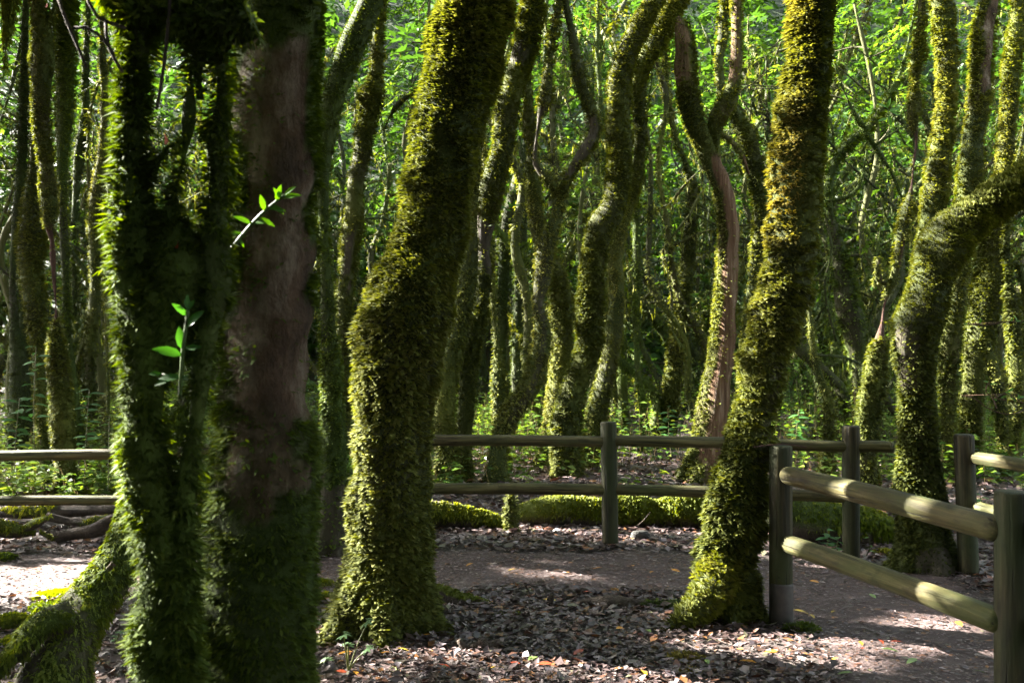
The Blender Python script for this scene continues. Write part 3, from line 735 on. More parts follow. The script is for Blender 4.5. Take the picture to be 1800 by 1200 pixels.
tree('mossy_tree', 'short bent mossy stem rising just right of the lit leaning trunk', 'tree', 13.0,
     [(1454, 815, 28), (1456, 760, 27), (1455, 705, 27), (1443, 667, 23), (1431, 617, 20), (1424, 560, 14), (1418, 480, 13), (1424, 380, 12), (1436, 250, 11), (1448, 100, 10), (1452, -10, 10)],
     pal='olive', dens=5200, L=.042, seed=278)
# left group
tree('mossy_tree', 'club-shaped mossy trunk narrowing to a bare reddish neck, nearest of the left-hand group', 'tree', 11.6,
     [(120, 864, 47), (118, 830, 46), (114, 787, 47), (109, 731, 44), (105, 675, 39), (101, 619, 37), (99, 585, 27), (99, 562, 18), (96, 500, 16), (93, 450, 16), (92, 425, 18), (87, 400, 25), (87, 375, 35), (85, 337, 38), (80, 281, 33), (75, 225, 38), (73, 169, 41), (74, 112, 49), (75, 60, 42), (70, 20, 32), (62, -20, 26)],
     branches=[[(80, 50, 22), (90, 30, 20), (95, 12, 12)]],
     pal='olive', dens=7600, L=.04, seed=300, bark='red_bark', bare=[(408, 570, -1, 1, .95)])
tree('mossy_tree', 'wide dark mossy trunk touching the club-shaped one on its right', 'tree', 13.2,
     [(140, 858, 34), (136, 780, 36), (128, 700, 32), (120, 600, 24), (116, 500, 22), (112, 400, 24), (109, 300, 28), (112, 225, 35), (114, 112, 42), (116, -10, 42)],
     pal='green', dens=5600, L=.045, seed=303)
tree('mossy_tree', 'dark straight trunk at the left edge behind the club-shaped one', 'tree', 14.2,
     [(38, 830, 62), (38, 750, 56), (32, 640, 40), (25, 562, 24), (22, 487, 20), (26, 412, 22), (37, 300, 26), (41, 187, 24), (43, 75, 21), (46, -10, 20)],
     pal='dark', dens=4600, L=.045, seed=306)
tree('mossy_tree', 'mossy trunk bulging at eye height, left of the club-shaped trunk', 'tree', 12.8,
     [(84, 848, 28), (76, 769, 25), (70, 675, 29), (66, 600, 35), (60, 525, 45), (54, 470, 46), (56, 431, 52), (54, 370, 38), (57, 310, 24), (61, 240, 20), (64, 140, 19), (60, -10, 18)],
     pal='olive', dens=5600, L=.045, seed=309)
tree('mossy_tree', 'mossy trunk in the gap left of the shaggy foreground stems', 'tree', 15.0,
     [(166, 790, 28), (160, 700, 26), (158, 610, 28), (167, 530, 30), (168, 470, 27), (167, 400, 32), (172, 340, 30), (180, 280, 26), (184, 200, 21), (180, 90, 20), (184, -10, 18)],
     branches=[[(164, 545, 22), (150, 600, 20), (134, 650, 18), (126, 700, 18), (122, 770, 18)]],
     pal='olive', dens=4400, L=.05, seed=312)
tree('mossy_tree', 'slender mossy stem whose stubby foot shows under the left rail', 'tree', 12.6,
     [(186, 850, 26), (188, 790, 20), (190, 700, 17), (187, 560, 16), (194, 430, 16), (196, 370, 15), (204, 300, 14), (212, 180, 14), (206, 60, 13), (210, -10, 12)],
     pal='olive', dens=5000, L=.045, seed=315)
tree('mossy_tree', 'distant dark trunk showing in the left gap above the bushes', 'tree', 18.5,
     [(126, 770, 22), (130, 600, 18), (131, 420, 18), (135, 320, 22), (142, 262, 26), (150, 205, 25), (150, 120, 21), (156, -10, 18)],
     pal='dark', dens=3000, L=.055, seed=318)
# dark trunks deep in the middle
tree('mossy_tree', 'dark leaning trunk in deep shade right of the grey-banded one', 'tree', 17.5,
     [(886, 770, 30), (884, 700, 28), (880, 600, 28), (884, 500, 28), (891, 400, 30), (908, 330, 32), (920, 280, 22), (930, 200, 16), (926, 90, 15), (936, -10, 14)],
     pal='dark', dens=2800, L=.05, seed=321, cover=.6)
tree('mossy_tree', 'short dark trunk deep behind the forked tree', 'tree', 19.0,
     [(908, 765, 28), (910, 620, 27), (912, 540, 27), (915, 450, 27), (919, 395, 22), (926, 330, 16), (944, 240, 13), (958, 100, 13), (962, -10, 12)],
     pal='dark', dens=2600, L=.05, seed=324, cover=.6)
tree('mossy_tree', 'dark slim trunk standing between the sunlit-elbow trunk and the broken-topped one', 'tree', 16.5,
     [(1132, 790, 26), (1131, 715, 23), (1121, 645, 20), (1118, 550, 22), (1119, 460, 25), (1119, 400, 22), (1122, 300, 15), (1140, 180, 13), (1150, 60, 12), (1148, -10, 11)],
     pal='green', dens=3000, L=.05, seed=327, cover=.7)
tree('mossy_tree', 'green mossy trunk seen low between the S-curved tree and the bright shrubs', 'tree', 18.0,
     [(1096, 778, 30), (1095, 700, 28), (1090, 600, 22), (1078, 500, 18), (1065, 330, 18), (1058, 200, 17), (1050, 90, 15), (1052, -10, 14)],
     pal='green', dens=3000, L=.05, seed=330)
# hanging limb, top left
tree('mossy_limb', 'moss-draped limb hanging into the top left corner', 'limb', 10.2,
     [(7, 118, 8), (10, 80, 18), (15, 40, 30), (17, 0, 37), (8, -60, 36), (-50, -160, 36), (-160, -280, 40)],
     pal='lime', dens=9000, L=.045, seed=333, flare=None, extend=False, droop=.7)

# mossy shoot in front of the log
tree('mossy_stump', 'short moss-wrapped stub standing in front of the mossy log, under the lower rail', 'stump', 8.75,
     [(899, 940, 30), (899, 915, 32), (898, 890, 30), (897, 872, 26), (896, 864, 12)],
     pal='olive', dens=11000, L=.032, seed=336, extend=False, flare=1.0)

# ================================================================== LOGS, ROOTS, GROUND MOSS
def log(name, label, cat, path, d, pal='lime', dens=8000, L=.035, bare_under=True, bark='dead_log', group=None, cover=.9, droop=.5, amp=.12, clump=.012, mossy=1.0, seed=0, branches=()):
    root = empty(name, at(path[0][0], path[0][1], d) * np.array([1, 1, 0]), label, cat, group)
    VV, CC = [], []
    for bi, pth in enumerate([path, *branches]):
        K = knots_px(pth, d, L * .3)
        tb = Tube(K, .03 if d < 7 else .05, amp * 1.7, 5.0, clump * 2.2, 10, 400 + seed + bi, .10)
        V, Q, D, e = tb.grid(20)
        def bare(P, D, e):
            b = np.clip((.05 - D[:, 2]) * 2.2 + .3 * sn(P, 9, 60 + seed), 0, 1) if bare_under else np.zeros(len(P))
            return np.clip(np.maximum(b, (sn(P, 5, 62 + seed) * .5 + .5 > mossy) * 1.0), 0, 1)
        my = (1 - bare(V, D, e)) * .85
        mesh_np('trunk' if bi == 0 else 'branch', V, Q, 4, M[bark], True, {'mossy': my, 'mosscol': pal_col(pal, .25 + .2 * sn(V, 6, 5))}, root)
        v, c = moss_on(tb, dens, L, pal, bare, .32, .7, 2 if d < 7 else 1, .6, droop, cover)
        VV.append(v); CC.append(c)
    V = np.concatenate(VV)
    tag(mesh_np('moss', V, quads_idx(len(V) // 4), 4, M['moss'], False, {'col': np.concatenate(CC)}, root), kind='stuff')
    return root

log('fallen_log', 'long fallen log thick with yellow-green moss, passing behind the middle fence post', 'log',
    [(905, 908, 38), (935, 902, 52), (975, 899, 60), (1020, 905, 48), (1070, 909, 50), (1115, 903, 62), (1150, 908, 50), (1195, 902, 64), (1245, 909, 46), (1285, 916, 38)], 9.15, seed=1, dens=13000, L=.027, droop=.2, mossy=1.0, cover=.8)
log('fallen_log', 'shorter pale mossy log end beside the central trunk, left of the mossy stub', 'log',
    [(735, 905, 46), (770, 905, 52), (810, 909, 54), (850, 915, 50), (884, 922, 36)], 8.95, seed=2, dens=13000, L=.027, mossy=.9, droop=.2)
log('fallen_log', 'dark rotting log with a mossy top, behind the end post of the far fence', 'log',
    [(1350, 900, 60), (1395, 908, 66), (1440, 915, 66), (1490, 925, 62), (1540, 936, 58), (1590, 950, 50)], 8.55, seed=3, dens=9000, L=.034, cover=.8, pal='green')
log('fallen_log', 'slimmer mossy log lying behind the dark rotting one', 'log',
    [(1390, 884, 30), (1450, 892, 34), (1510, 902, 34), (1570, 922, 32), (1610, 934, 28)], 9.3, seed=4, dens=9000, L=.036, pal='lime')
log('fallen_branch', 'bare grey log lying along the path edge at the foot of the lit leaning trunk', 'log',
    [(962, 1068, 18), (1000, 1064, 22), (1060, 1062, 24), (1120, 1063, 24), (1165, 1066, 26), (1196, 1070, 24)], 6.35, seed=5, dens=7000, L=.018, mossy=.42, pal='green', droop=.2)
log('fallen_branch', 'dark curved root with a mossy hump, right of the foot of the central trunk', 'root',
    [(742, 1046, 40), (775, 1046, 44), (803, 1054, 40), (830, 1060, 32), (862, 1066, 22), (900, 1074, 14), (930, 1080, 10)], 6.35, seed=6, dens=10000, L=.026, mossy=.5, pal='lime')
log('fallen_branch', 'thin flat mossy branch lying on the litter right of the central trunk', 'branch',
    [(745, 1080, 20), (800, 1079, 17), (860, 1080, 15), (930, 1078, 13), (990, 1080, 9)], 6.12, seed=7, dens=9000, L=.022, mossy=.75, pal='lime')
log('fallen_branch', 'mossy root snaking across the ground below the left rail, furthest right one', 'root',
    [(100, 945, 22), (135, 936, 26), (165, 930, 24), (192, 915, 24), (212, 902, 20)], 8.75, seed=8, dens=9000, L=.03, mossy=.85)
log('fallen_branch', 'dark broken branch on the ground just below the left rail', 'branch',
    [(82, 908, 16), (105, 914, 22), (140, 918, 22), (180, 918, 20), (205, 914, 14)], 9.0, seed=9, dens=8000, L=.026, mossy=.5)
log('fallen_branch', 'low mossy branch reaching in from the left edge under the left rail', 'branch',
    [(-60, 925, 30), (0, 930, 28), (35, 934, 26), (62, 938, 16)], 8.8, seed=10, dens=8000, L=.028, mossy=.55,
    branches=[[(22, 945, 14), (45, 930, 14), (66, 918, 13), (90, 908, 12)], [(70, 936, 16), (90, 945, 20), (104, 954, 16)]])
log('fallen_log', 'low dark log lying furthest back on the left, right behind the left rail', 'log',
    [(-40, 902, 22), (40, 902, 22), (100, 898, 26), (160, 897, 28), (208, 898, 20)], 9.6, seed=11, dens=8000, L=.032, mossy=.5)
log('fallen_branch', 'short dark stick lying beside the lit leaning trunk, near the fence', 'branch',
    [(1172, 957, 14), (1195, 962, 20), (1220, 966, 18), (1250, 968, 16)], 8.1, seed=12, dens=1500, L=.02, mossy=.1)
log('fallen_branch', 'black thin branch on the ground behind the lower rail at the left', 'branch',
    [(762, 882, 9), (800, 880, 9), (850, 877, 8), (900, 872, 7)], 10.9, seed=13, dens=400, L=.02, mossy=.05)
# big mossy root-limb, bottom left
def arch():
    root = empty('mossy_limb', at(80, 1230, 4.6) * np.array([1, 1, 0]), 'heavy mossy limb arching down to the ground in the bottom left corner', 'limb')
    VV, CC = [], []
    paths = [('trunk', [(86, 1260, 177, 4.55), (100, 1180, 146, 4.6), (126, 1110, 122, 4.7), (162, 1058, 99, 4.8), (198, 1010, 87, 4.9), (220, 955, 73, 5.0), (232, 900, 63, 5.1), (250, 850, 59, 5.2), (290, 780, 54, 5.3), (360, 660, 49, 5.4), (440, 500, 47, 5.5), (470, 300, 44, 5.5), (480, 0, 40, 5.5), (480, -200, 35, 5.5)]),
             ('root', [(120, 1090, 82, 4.6), (90, 1095, 73, 4.55), (56, 1118, 59, 4.5), (22, 1152, 51, 4.5), (-20, 1190, 47, 4.45)]),
             ('root', [(200, 990, 23, 4.8), (168, 1022, 28, 4.75), (135, 1046, 28, 4.75), (105, 1062, 23, 4.8), (60, 1068, 16, 4.9)])]
    for i, (nm, pth) in enumerate(paths):
        tb = Tube(knots_px(pth, 4.6, .012), .025, .10, 6, .014, 18, 450 + i, .06)
        V, Q, D, e = tb.grid(32)
        def bare(P, D, e):
            if i == 2: return np.full(len(P), .8) * (sn(P, 6, 468) > -.2)
            under = (D[:, 2] < -.25) & (P[:, 2] > -.1)
            gash = (sn(P, 7, 466) > .75)
            base = (P[:, 2] < .30) & (D[:, 0] < -.2 + .25 * sn(P, 8, 467)) & (i == 0)
            return np.clip(under * .5 + gash * .6 + base * .85, 0, 1)
        my = (1 - bare(V, D, e)) * .9
        mesh_np(nm, V, Q, 4, M['dead_log' if i < 2 else 'red_bark'], True, {'mossy': my, 'mosscol': pal_col('green', .25 + .2 * sn(V, 6, 5))}, root)
        v, c = moss_on(tb, 18000, .03, 'green', bare, .16, .5, 2, .7, .45, .9)
        VV.append(v); CC.append(c)
    V = np.concatenate(VV)
    tag(mesh_np('moss', V, quads_idx(len(V) // 4), 4, M['moss'], False, {'col': np.concatenate(CC)}, root), kind='stuff')
arch()

def mound(px, py, wpx, hfac, label, pal='lime', dens=14000, L=.025):
    d = gd(py); c = at(px, py, d); r = wpx * .5 * d / F
    n = int(np.pi * r * r * dens)
    a = rng.uniform(0, 2 * np.pi, n); q = np.sqrt(rng.random(n))
    e = 1 + .22 * np.sin(2 * a + px) + .12 * np.sin(5 * a + py)
    x = c[0] + np.cos(a) * q * r * e; y = c[1] + np.sin(a) * q * r * .7 * e
    h = hfac * r * np.sqrt(np.clip(1 - q * q, 0, 1))
    P = np.stack([x, y, gz(x, y) + h * (1 + .3 * sn(np.stack([x, y, h], 1), 14, 8))], 1)
    N = unit(np.stack([np.cos(a) * q, np.sin(a) * q, np.full(n, .8)], 1))
    root = empty('moss_mound', (c[0], c[1], 0), label, 'moss', 'moss mounds on the ground')
    # core
    m = 14; k = 5; V = []; 
    for i in range(k + 1):
        qq = i / k
        for j in range(m):
            aa = j / m * 2 * np.pi; ee = 1 + .22 * np.sin(2 * aa + px) + .12 * np.sin(5 * aa + py)
            xx = c[0] + math.cos(aa) * max(qq, .02) * r * ee; yy = c[1] + math.sin(aa) * max(qq, .02) * r * .7 * ee
            V.append((xx, yy, float(gz(np.array([xx]), np.array([yy]))[0]) + hfac * r * math.sqrt(max(0, 1 - qq * qq)) - .004 - .02 * (i == k)))
    V = np.array(V)
    Q = np.stack([np.array([i * m + j, (i + 1) * m + j, (i + 1) * m + (j + 1) % m, i * m + (j + 1) % m]) for i in range(k) for j in range(m)])
    mesh_np('soil_core', V, Q, 4, M['dead_log'], True, {'mossy': np.full(len(V), .85), 'mosscol': pal_col(pal, np.full(len(V), .2))}, root)
    T = unit(np.cross(N, np.array([[0.3, 1, 0.1]])))
    VV = frond_quads(P, N, T, L * rng.uniform(.6, 1.3, n), .35, .9, .15)
    tt = .5 + .25 * sn(P, 9, 3) + rng.normal(0, .17, n)
    tag(mesh_np('moss', VV, quads_idx(n), 4, M['moss'], False, {'col': np.repeat(pal_col(pal, tt), 4, 0)}, root), kind='stuff')
mound(18, 1085, 85, .45, 'large green moss cushion at the left edge, above the arching limb\'s root')
mound(28, 1122, 60, .5, 'small moss cushion below the large one at the left edge')
mound(10, 968, 44, .6, 'dark mossy stone-like hump beside the bright path at the far left', 'green')
mound(548, 1030, 66, .4, 'moss cushion left of the foot of the central trunk, upper of two')
mound(560, 1052, 60, .35, 'moss cushion left of the foot of the central trunk, lower of two')
mound(1202, 1158, 56, .4, 'small yellowish moss cushion on open leaf litter below the lit leaning trunk', 'gold')
mound(1410, 1100, 52, .35, 'dark moss cushion at the foot of the near fence post', 'green')
mound(1560, 968, 46, .35, 'moss patch at the foot of the end post of the far fence', 'lime')
mound(1215, 1178, 40, .2, 'thin moss smear at the bottom edge right of centre', 'gold')
mound(120, 1030, 110, .14, 'flat moss sheet along the front edge of the sunlit path patch', 'lime')
mound(1310, 872, 70, .4, 'bright moss cushion at the foot of the dead snag', 'gold')

# ================================================================== FENCES
def round_bar(name, p0, p1, r, m, parent, nseg=24, rings=14, bow=.004, cap='flat', wob=.02):
    """a debarked round timber from p0 to p1; local z along it"""
    p0 = Vector(p0); p1 = Vector(p1); L = (p1 - p0).length
    g = np.random.default_rng(int(abs(p0.x * 1000 + p1.z * 77 + p1.x * 31)) % 99999)
    prof = [(0.0, .0), (0.0, .86), (.006, .97), (.02, 1.0)] if cap == 'flat' else [(0, .0), (.002, .45), (.012, .75), (.03, .93), (.06, 1.0)]
    zs = [q for q in prof] + [(L * i / rings, 1.0) for i in range(1, rings)] + [(L - q[0], q[1]) for q in prof[::-1]]
    ph = g.uniform(0, 6.28, 4); V = []
    for z, k in zs:
        for j in range(nseg):
            a = j / nseg * 2 * math.pi
            rr = r * max(k, .001) * (1 + wob * math.sin(2 * a + ph[0] + z * 1.1) + wob * .6 * math.sin(z * 3.1 + ph[1]) + .006 * math.sin(5 * a + ph[2]))
            b = bow * math.sin(math.pi * z / L)
            V.append((rr * math.cos(a) + b, rr * math.sin(a), z))
    n = len(zs)
    i = np.arange(n - 1)[:, None] * nseg; j = np.arange(nseg)[None, :]
    Q = np.stack([i + j, i + (j + 1) % nseg, i + nseg + (j + 1) % nseg, i + nseg + j], -1).reshape(-1, 4)
    o = mesh_np(name, np.array(V), Q, 4, m, True)
    o.parent = parent
    off = parent.location if parent.parent is None else Vector((0, 0, 0))
    o.matrix_local = Matrix.Translation(p0 - off) @ (p1 - p0).to_track_quat('Z', 'X').to_matrix().to_4x4()
    return o

def fence(label, posts, rails, base_r=.066):
    """posts: (x, y, z_top, r, lean dx, sleeve); rails: (p0, p1, r)"""
    root = empty('rail_fence', (posts[0][0], posts[0][1], 0), label, 'fence')
    for (x, y, zt, r, lean, sleeve) in posts:
        zb = float(gz(np.array([x]), np.array([y]))[0]) - .25
        p = round_bar('post', (x - lean * -.25, y, zb), (x - lean, y, zt), r, M['post'], root, 28, 10, .002)
        if sleeve:
            me = round_bar('sleeve', (x, y, zb), (x - lean * .2, y, sleeve), r * 1.035, M['sleeve'], root, 28, 3, 0, wob=.004)
            me.parent = p; me.matrix_parent_inverse = Matrix()
            me.matrix_local = Matrix.Translation((0, 0, 0))
    for (p0, p1, r, cap) in rails:
        round_bar('rail', p0, p1, r, M['rail'], root, 24, 16, .006, cap)
    return root
m, n, l = mat('sleeve_sheet')
p = n.new('ShaderNodeBsdfPrincipled'); setin(p, Roughness=.55, Metallic=.0); p.inputs['Base Color'].default_value = (0.055, 0.05, 0.042, 1)
nz = n.new('ShaderNodeTexNoise'); setin(nz, Scale=22.0, Detail=6.0); rr = ramp(n, [(.35, (.014, .012, .009)), (.7, (.036, .031, .024))])
tcx = n.new('ShaderNodeTexCoord'); l.new(tcx.outputs['Object'], nz.inputs['Vector']); l.new(nz.outputs[0], rr.inputs[0]); l.new(rr.outputs[0], p.inputs['Base Color'])
o = n.new('ShaderNodeOutputMaterial'); l.new(p.outputs[0], o.inputs[0]); M['sleeve'] = m

def X(px, d): return (px - 900) / F * d
def Zp(py, d): return at(900, py, d)[2]
# far fence: ... FL, F0 (hidden), F1, F2
dF2, dF1, dF0, dFL = 7.87, 8.16, 8.32, 8.45
xF2, xF1, xF0, xFL = X(1495, dF2), X(1072, dF1), X(655, dF0), X(231, dFL)
xFM = -5.2
def rail_h(px, d, py): return Zp(py, d)
hu2, hu1, huL = Zp(785, dF2), Zp(776, dF1), Zp(798, dFL)
hl2, hl1, hlL = Zp(873, dF2), Zp(860, dF1), Zp(879, dFL)
hu0 = Zp(774, dF0); hl0 = Zp(859, dF0)
rr_ = .046
fence('far round-timber fence running across behind the path, two rails high', [
    (xF2, dF2, Zp(748, dF2), .067, 0, None), (xF1, dF1, Zp(741, dF1), .066, .012, None), (xF0, dF0, Zp(742, dF0), .066, 0, None), (xFL, dFL, Zp(771, dFL), .05, 0, None), (xFM, 8.5, Zp(775, 8.5), .055, 0, None)],
    [((X(1570, 7.80), 7.80, hu2 + .004), (xF2 + .03, dF2, hu2), rr_, 'flat'),
     ((xF2 - .03, dF2, hu2), (xF1 + .03, dF1, hu1 + .01), rr_, 'flat'), ((xF2 - .03, dF2, hl2), (xF1 + .03, dF1, hl1), rr_, 'flat'),
     ((xF1 - .03, dF1, hu1), (xF0 + .03, dF0, hu0), rr_, 'flat'), ((xF1 - .03, dF1, hl1), (xF0 + .03, dF0, hl0), rr_, 'flat'),
     ((xF0 - .03, dF0, hu0), (xFL + .03, dFL, huL), rr_, 'flat'), ((xF0 - .03, dF0, hl0), (xFL + .03, dFL, hlL), rr_, 'flat'),
     ((xFL - .02, dFL, huL), (xFM, 8.5, Zp(805, 8.5)), .045, 'flat'), ((xFL - .02, dFL, hlL), (xFM, 8.5, Zp(882, 8.5)), .043, 'flat')])
# near fence
d1, d2 = 5.98, 4.02
x1, x2 = X(1372, d1), X(1779, d2)
u1 = np.array([x1 + .012, d1 - .055, Zp(834, d1 - .05)]); u2 = np.array([x2 - .05, d2 - .01, Zp(931, d2)])
l1 = np.array([x1 + .016, d1 - .055, Zp(954, d1 - .05)]); l2 = np.array([x2 - .05, d2 - .01, Zp(1093, d2)])
x3, d3 = x2 + .55, 2.1
fence('near round-timber fence on the right, slanting towards the viewer', [
    (x1, d1, Zp(783, d1), .069, 0, .24), (x2, d2, Zp(863, d2), .071, 0, .215), (x3, d3, 1.02, .07, 0, None)],
    [(u1, u2, .056, 'round'), (l1, l2, .054, 'round'),
     ((x2 + .045, d2 - .055, Zp(931, d2)), (x3, d3, .86), .052, 'round'), ((x2 + .045, d2 - .055, Zp(1096, d2)), (x3, d3, .47), .052, 'round')])
# right fence
dR = 7.3; xR = X(1700, dR); xS, dS = 3.62, 5.3
fence('right round-timber fence across the path, behind the near fence', [
    (xR, dR, Zp(763, dR), .072, .028, None), (xS, dS, 1.0, .07, 0, None)],
    [((xR + .02, dR - .05, Zp(803, dR)), (xS, dS, .86), .047, 'round'), ((xR + .03, dR - .05, Zp(889, dR)), (xS, dS, .47), .045, 'round')])

# ================================================================== STONES, STICKS
def rock(px, py, w, label, k=.6):
    d = gd(py); c = at(px, py, d); r = w * .5 * d / F
    g = np.random.default_rng(px)
    nu, nv = 14, 9; V = []
    for i in range(nv):
        t = i / (nv - 1) * math.pi
        for j in range(nu):
            a = j / nu * 2 * math.pi
            V.append((math.sin(t) * math.cos(a), math.sin(t) * math.sin(a), math.cos(t)))
    V = np.array(V); pl = unit(g.normal(size=(9, 3)))
    for q in pl:
        h = V @ q; V = V - np.maximum(h - g.uniform(.55, .8), 0)[:, None] * q
    V = V * (r, r * .8, r * k * 1.2) + np.array([c[0], c[1], gz(np.array([c[0]]), np.array([c[1]]))[0] + r * k * .35])
    i = np.arange(nv - 1)[:, None] * nu; j = np.arange(nu)[None, :]
    Q = np.stack([i + j, i + nu + j, i + nu + (j + 1) % nu, i + (j + 1) % nu], -1).reshape(-1, 4)
    tag(mesh_np('stone', V, Q, 4, M['stone'], False), label, 'stone')
rock(1122, 955, 44, 'grey angular stone on the litter right of the middle fence post', .7)
rock(1078, 1074, 26, 'small dark stone in front of the bare grey log', .9)
rock(1190, 1096, 18, 'tiny grey stone at the mossy root of the lit leaning trunk', .7)
rock(846, 932, 26, 'small stone at the end of the shorter mossy log', .9)

def twig_obj(name, pts, r0, r1, m, parent=None):
    K = [(*p, r0 + (r1 - r0) * i / (len(pts) - 1)) for i, p in enumerate(pts)]
    tb = Tube(K, .03, .08, 20, 0, 10, 5)
    V, Q, D, e = tb.grid(6)
    z = np.zeros(len(V))
    return mesh_np(name, V, Q, 4, m, True, {'mossy': z, 'mosscol': np.zeros((len(V), 3))}, parent)
tag(twig_obj('twig', [at(1325, 785, 5.9), at(1352, 782, 5.92), at(1392, 781.5, 5.95), at(1418, 786, 5.95)], .003, .003, M['red_bark']), 'thin dry twig resting on top of the near fence post', 'twig')
tag(twig_obj('twig', [at(1100, 940, 9.0) , at(1130, 915, 8.9), at(1143, 900, 8.8)], .004, .004, M['dead_log']), 'pale curved twig leaning on the mossy log right of the middle post', 'twig')
# broken wood chunk in front
def chunk():
    root = empty('broken_stump', at(835, 1140, gd(1140)) * np.array([1, 1, 0]), 'broken stub of rotten wood on the litter in front of the central trunk', 'stump')
    d = gd(1140)
    for i, (pth) in enumerate([[(818, 1146, 20), (812, 1134, 15), (806, 1124, 8)], [(818, 1144, 20), (840, 1139, 22), (866, 1132, 18), (880, 1126, 10)], [(858, 1150, 20), (850, 1135, 22), (848, 1122, 12)]]):
        tb = Tube(knots_px(pth, d, 0), .015, .2, 18, .008, 40, 480 + i, .1)
        V, Q, D, e = tb.grid(14)
        mesh_np('wood_piece', V, Q, 4, M['dead_log'], True, {'mossy': np.clip(.3 + sn(V, 14, 9), 0, .9), 'mosscol': pal_col('dark', np.full(len(V), .4))}, root)
chunk()
for (px, py, w, h, lb) in ((967, 1062, 13, 22, 'short dark peg standing at the left end of the bare grey log'),):
    d = gd(py + 4); root = empty('wooden_peg', at(px, py, d) * np.array([1, 1, 0]), lb, 'peg')
    tb = Tube(knots_px([(px, py + 8, w), (px, py - 6, w), (px + 2, py - h + 4, w * .8)], d, 0), .012, .08, 20, 0, 10, 490)
    V, Q, D, e = tb.grid(12)
    mesh_np('stub', V, Q, 4, M['dead_log'], True, {'mossy': np.zeros(len(V)), 'mosscol': np.zeros((len(V), 3))}, root)

# ================================================================== SMALL PLANTS with separate leaves
def leaf_mesh(name, L, w, col, bend=.2, lobes=0):
    """one leaf blade along +x from the origin, normal +z"""
    if lobes == 0:
        xs = np.array([0, .25, .55, .8, 1.0]); ws = np.array([.08, .85, 1.0, .6, 0.02])
        V = []
        for x, q in zip(xs, ws):
            z = -bend * x * x * L
            V += [(x * L, w * .5 * q, z + .12 * w * q), (x * L, 0, z), (x * L, -w * .5 * q, z + .12 * w * q)]
        Q = []
        for i in range(4):
            for j in (0, 1):
                a = i * 3 + j; Q.append((a, a + 1, a + 4, a + 3))
        V = np.array(V); Q = np.array(Q)
    else:
        V = []; Q = []
        for kx in range(lobes):
            a = (kx / (lobes - 1) - .5) * R(250); ll = L * (1 - .25 * abs(a) / 2)
            dx, dy = math.cos(a), math.sin(a)
            b = len(V)
            for x, q in ((0.02, .2), (.4, 1.0), (.7, .6), (1.0, .05)):
                for s_ in (1, -1):
                    V.append((x * ll * dx - s_ * dy * w * q * .5, x * ll * dy + s_ * dx * w * q * .5, -bend * x * x * L + .004 * kx % 2))
            for i in range(3): Q.append((b + 2 * i, b + 2 * i + 1, b + 2 * i + 3, b + 2 * i + 2))
        V = np.array(V); Q = np.array(Q)
    o = mesh_np(name, V, Q, 4, M['leaf'], False, {'col': np.tile(np.array(col), (len(V), 1))})
    return o

def put_leaf(me, root, p, dirv, nrm=(0, 0, 1), sc=1.0, name='leaf'):
    d = Vector(dirv).normalized(); n_ = Vector(nrm); y = n_.cross(d)
    if y.length < 1e-4: y = Vector((0, 1, 0))
    y.normalize(); n_ = d.cross(y)
    o = bpy.data.objects.new(name, me); S.collection.objects.link(o); o.parent = root
    mtx = Matrix((d, y, n_)).transposed().to_4x4()
    o.matrix_local = Matrix.Translation(Vector(p) - root.location) @ mtx @ Matrix.Scale(sc, 4)
    return o

def mesh_only(o):
    me = o.data; bpy.data.objects.remove(o); return me
LM = {'green': mesh_only(leaf_mesh('leaf', .038, .015, (0.028, .10, .014))), 'bright': mesh_only(leaf_mesh('leaf', .042, .014, (0.07, .18, .02))),
      'teal': mesh_only(leaf_mesh('leaf', .06, .028, (0.045, .13, .03))), 'palm': mesh_only(leaf_mesh('leaf', .055, .020, (0.13, .22, .10), .25, 7))}
stem_m = foliage_mat('green_stem', .1, .5, .3)

def stem(root, pts, r, col=(.045, .08, .014)):
    K = [(*p, r) for p in pts]
    tb = Tube(K, .012, .03, 10, 0, 10, 5); V, Q, D, e = tb.grid(6)
    return mesh_np('stem', V, Q, 4, stem_m, True, {'col': np.tile(np.array(col), (len(V), 1))}, root), tb

def sprout(label, pts, leaves, kind='green', cat='plant', r=.0022, name='leafy_sprout', group=None):
    """leaves: (fraction along stem, picture angle in degrees, scale)"""
    root = empty(name, pts[0], label, cat, group)
    _, tb = stem(root, pts, r)
    for (f, ang, sc) in leaves:
        p = tb.C[min(int(f * (tb.n - 1)), tb.n - 1)]
        a = R(ang)
        dv = (math.cos(a), -.25 + .5 * rng.random() - .25, math.sin(a))
        put_leaf(LM[kind], root, p, dv, (rng.uniform(-.3, .3), -.75, .6), sc)
    return root
D1 = 2.42
sprout('bright green sprig angling up across the bare foreground trunk', [at(404, 440, 2.36), at(430, 408, D1 - .05), at(460, 376, D1 - .08), at(485, 355, D1 - .08), at(500, 343, D1 - .08)],
       [(.3, 170, .9), (.45, 10, .8), (.45, 150, 1.1), (.6, -20, 1.1), (.72, 100, 1.), (.75, -5, 1.1), (.9, 70, 1.0), (.95, 15, 1.2), (1.0, 45, .8), (.98, 120, .7), (.85, -35, .9), (.2, -60, .6)], 'bright')
sprout('upright broad-leaved shoot growing in front of the shaggy foreground stems', [at(316, 700, 2.2), at(318, 660, 2.18), at(322, 610, 2.17), at(328, 565, 2.17), at(330, 545, 2.17)],
       [(.25, 175, 1.3), (.3, 20, .5), (.55, 160, 1.7), (.6, 100, 1.4), (.62, 15, 1.1), (.85, 45, 1.5), (.95, 130, 1.1), (1.0, 90, .9), (1., 60, .7)], 'green')
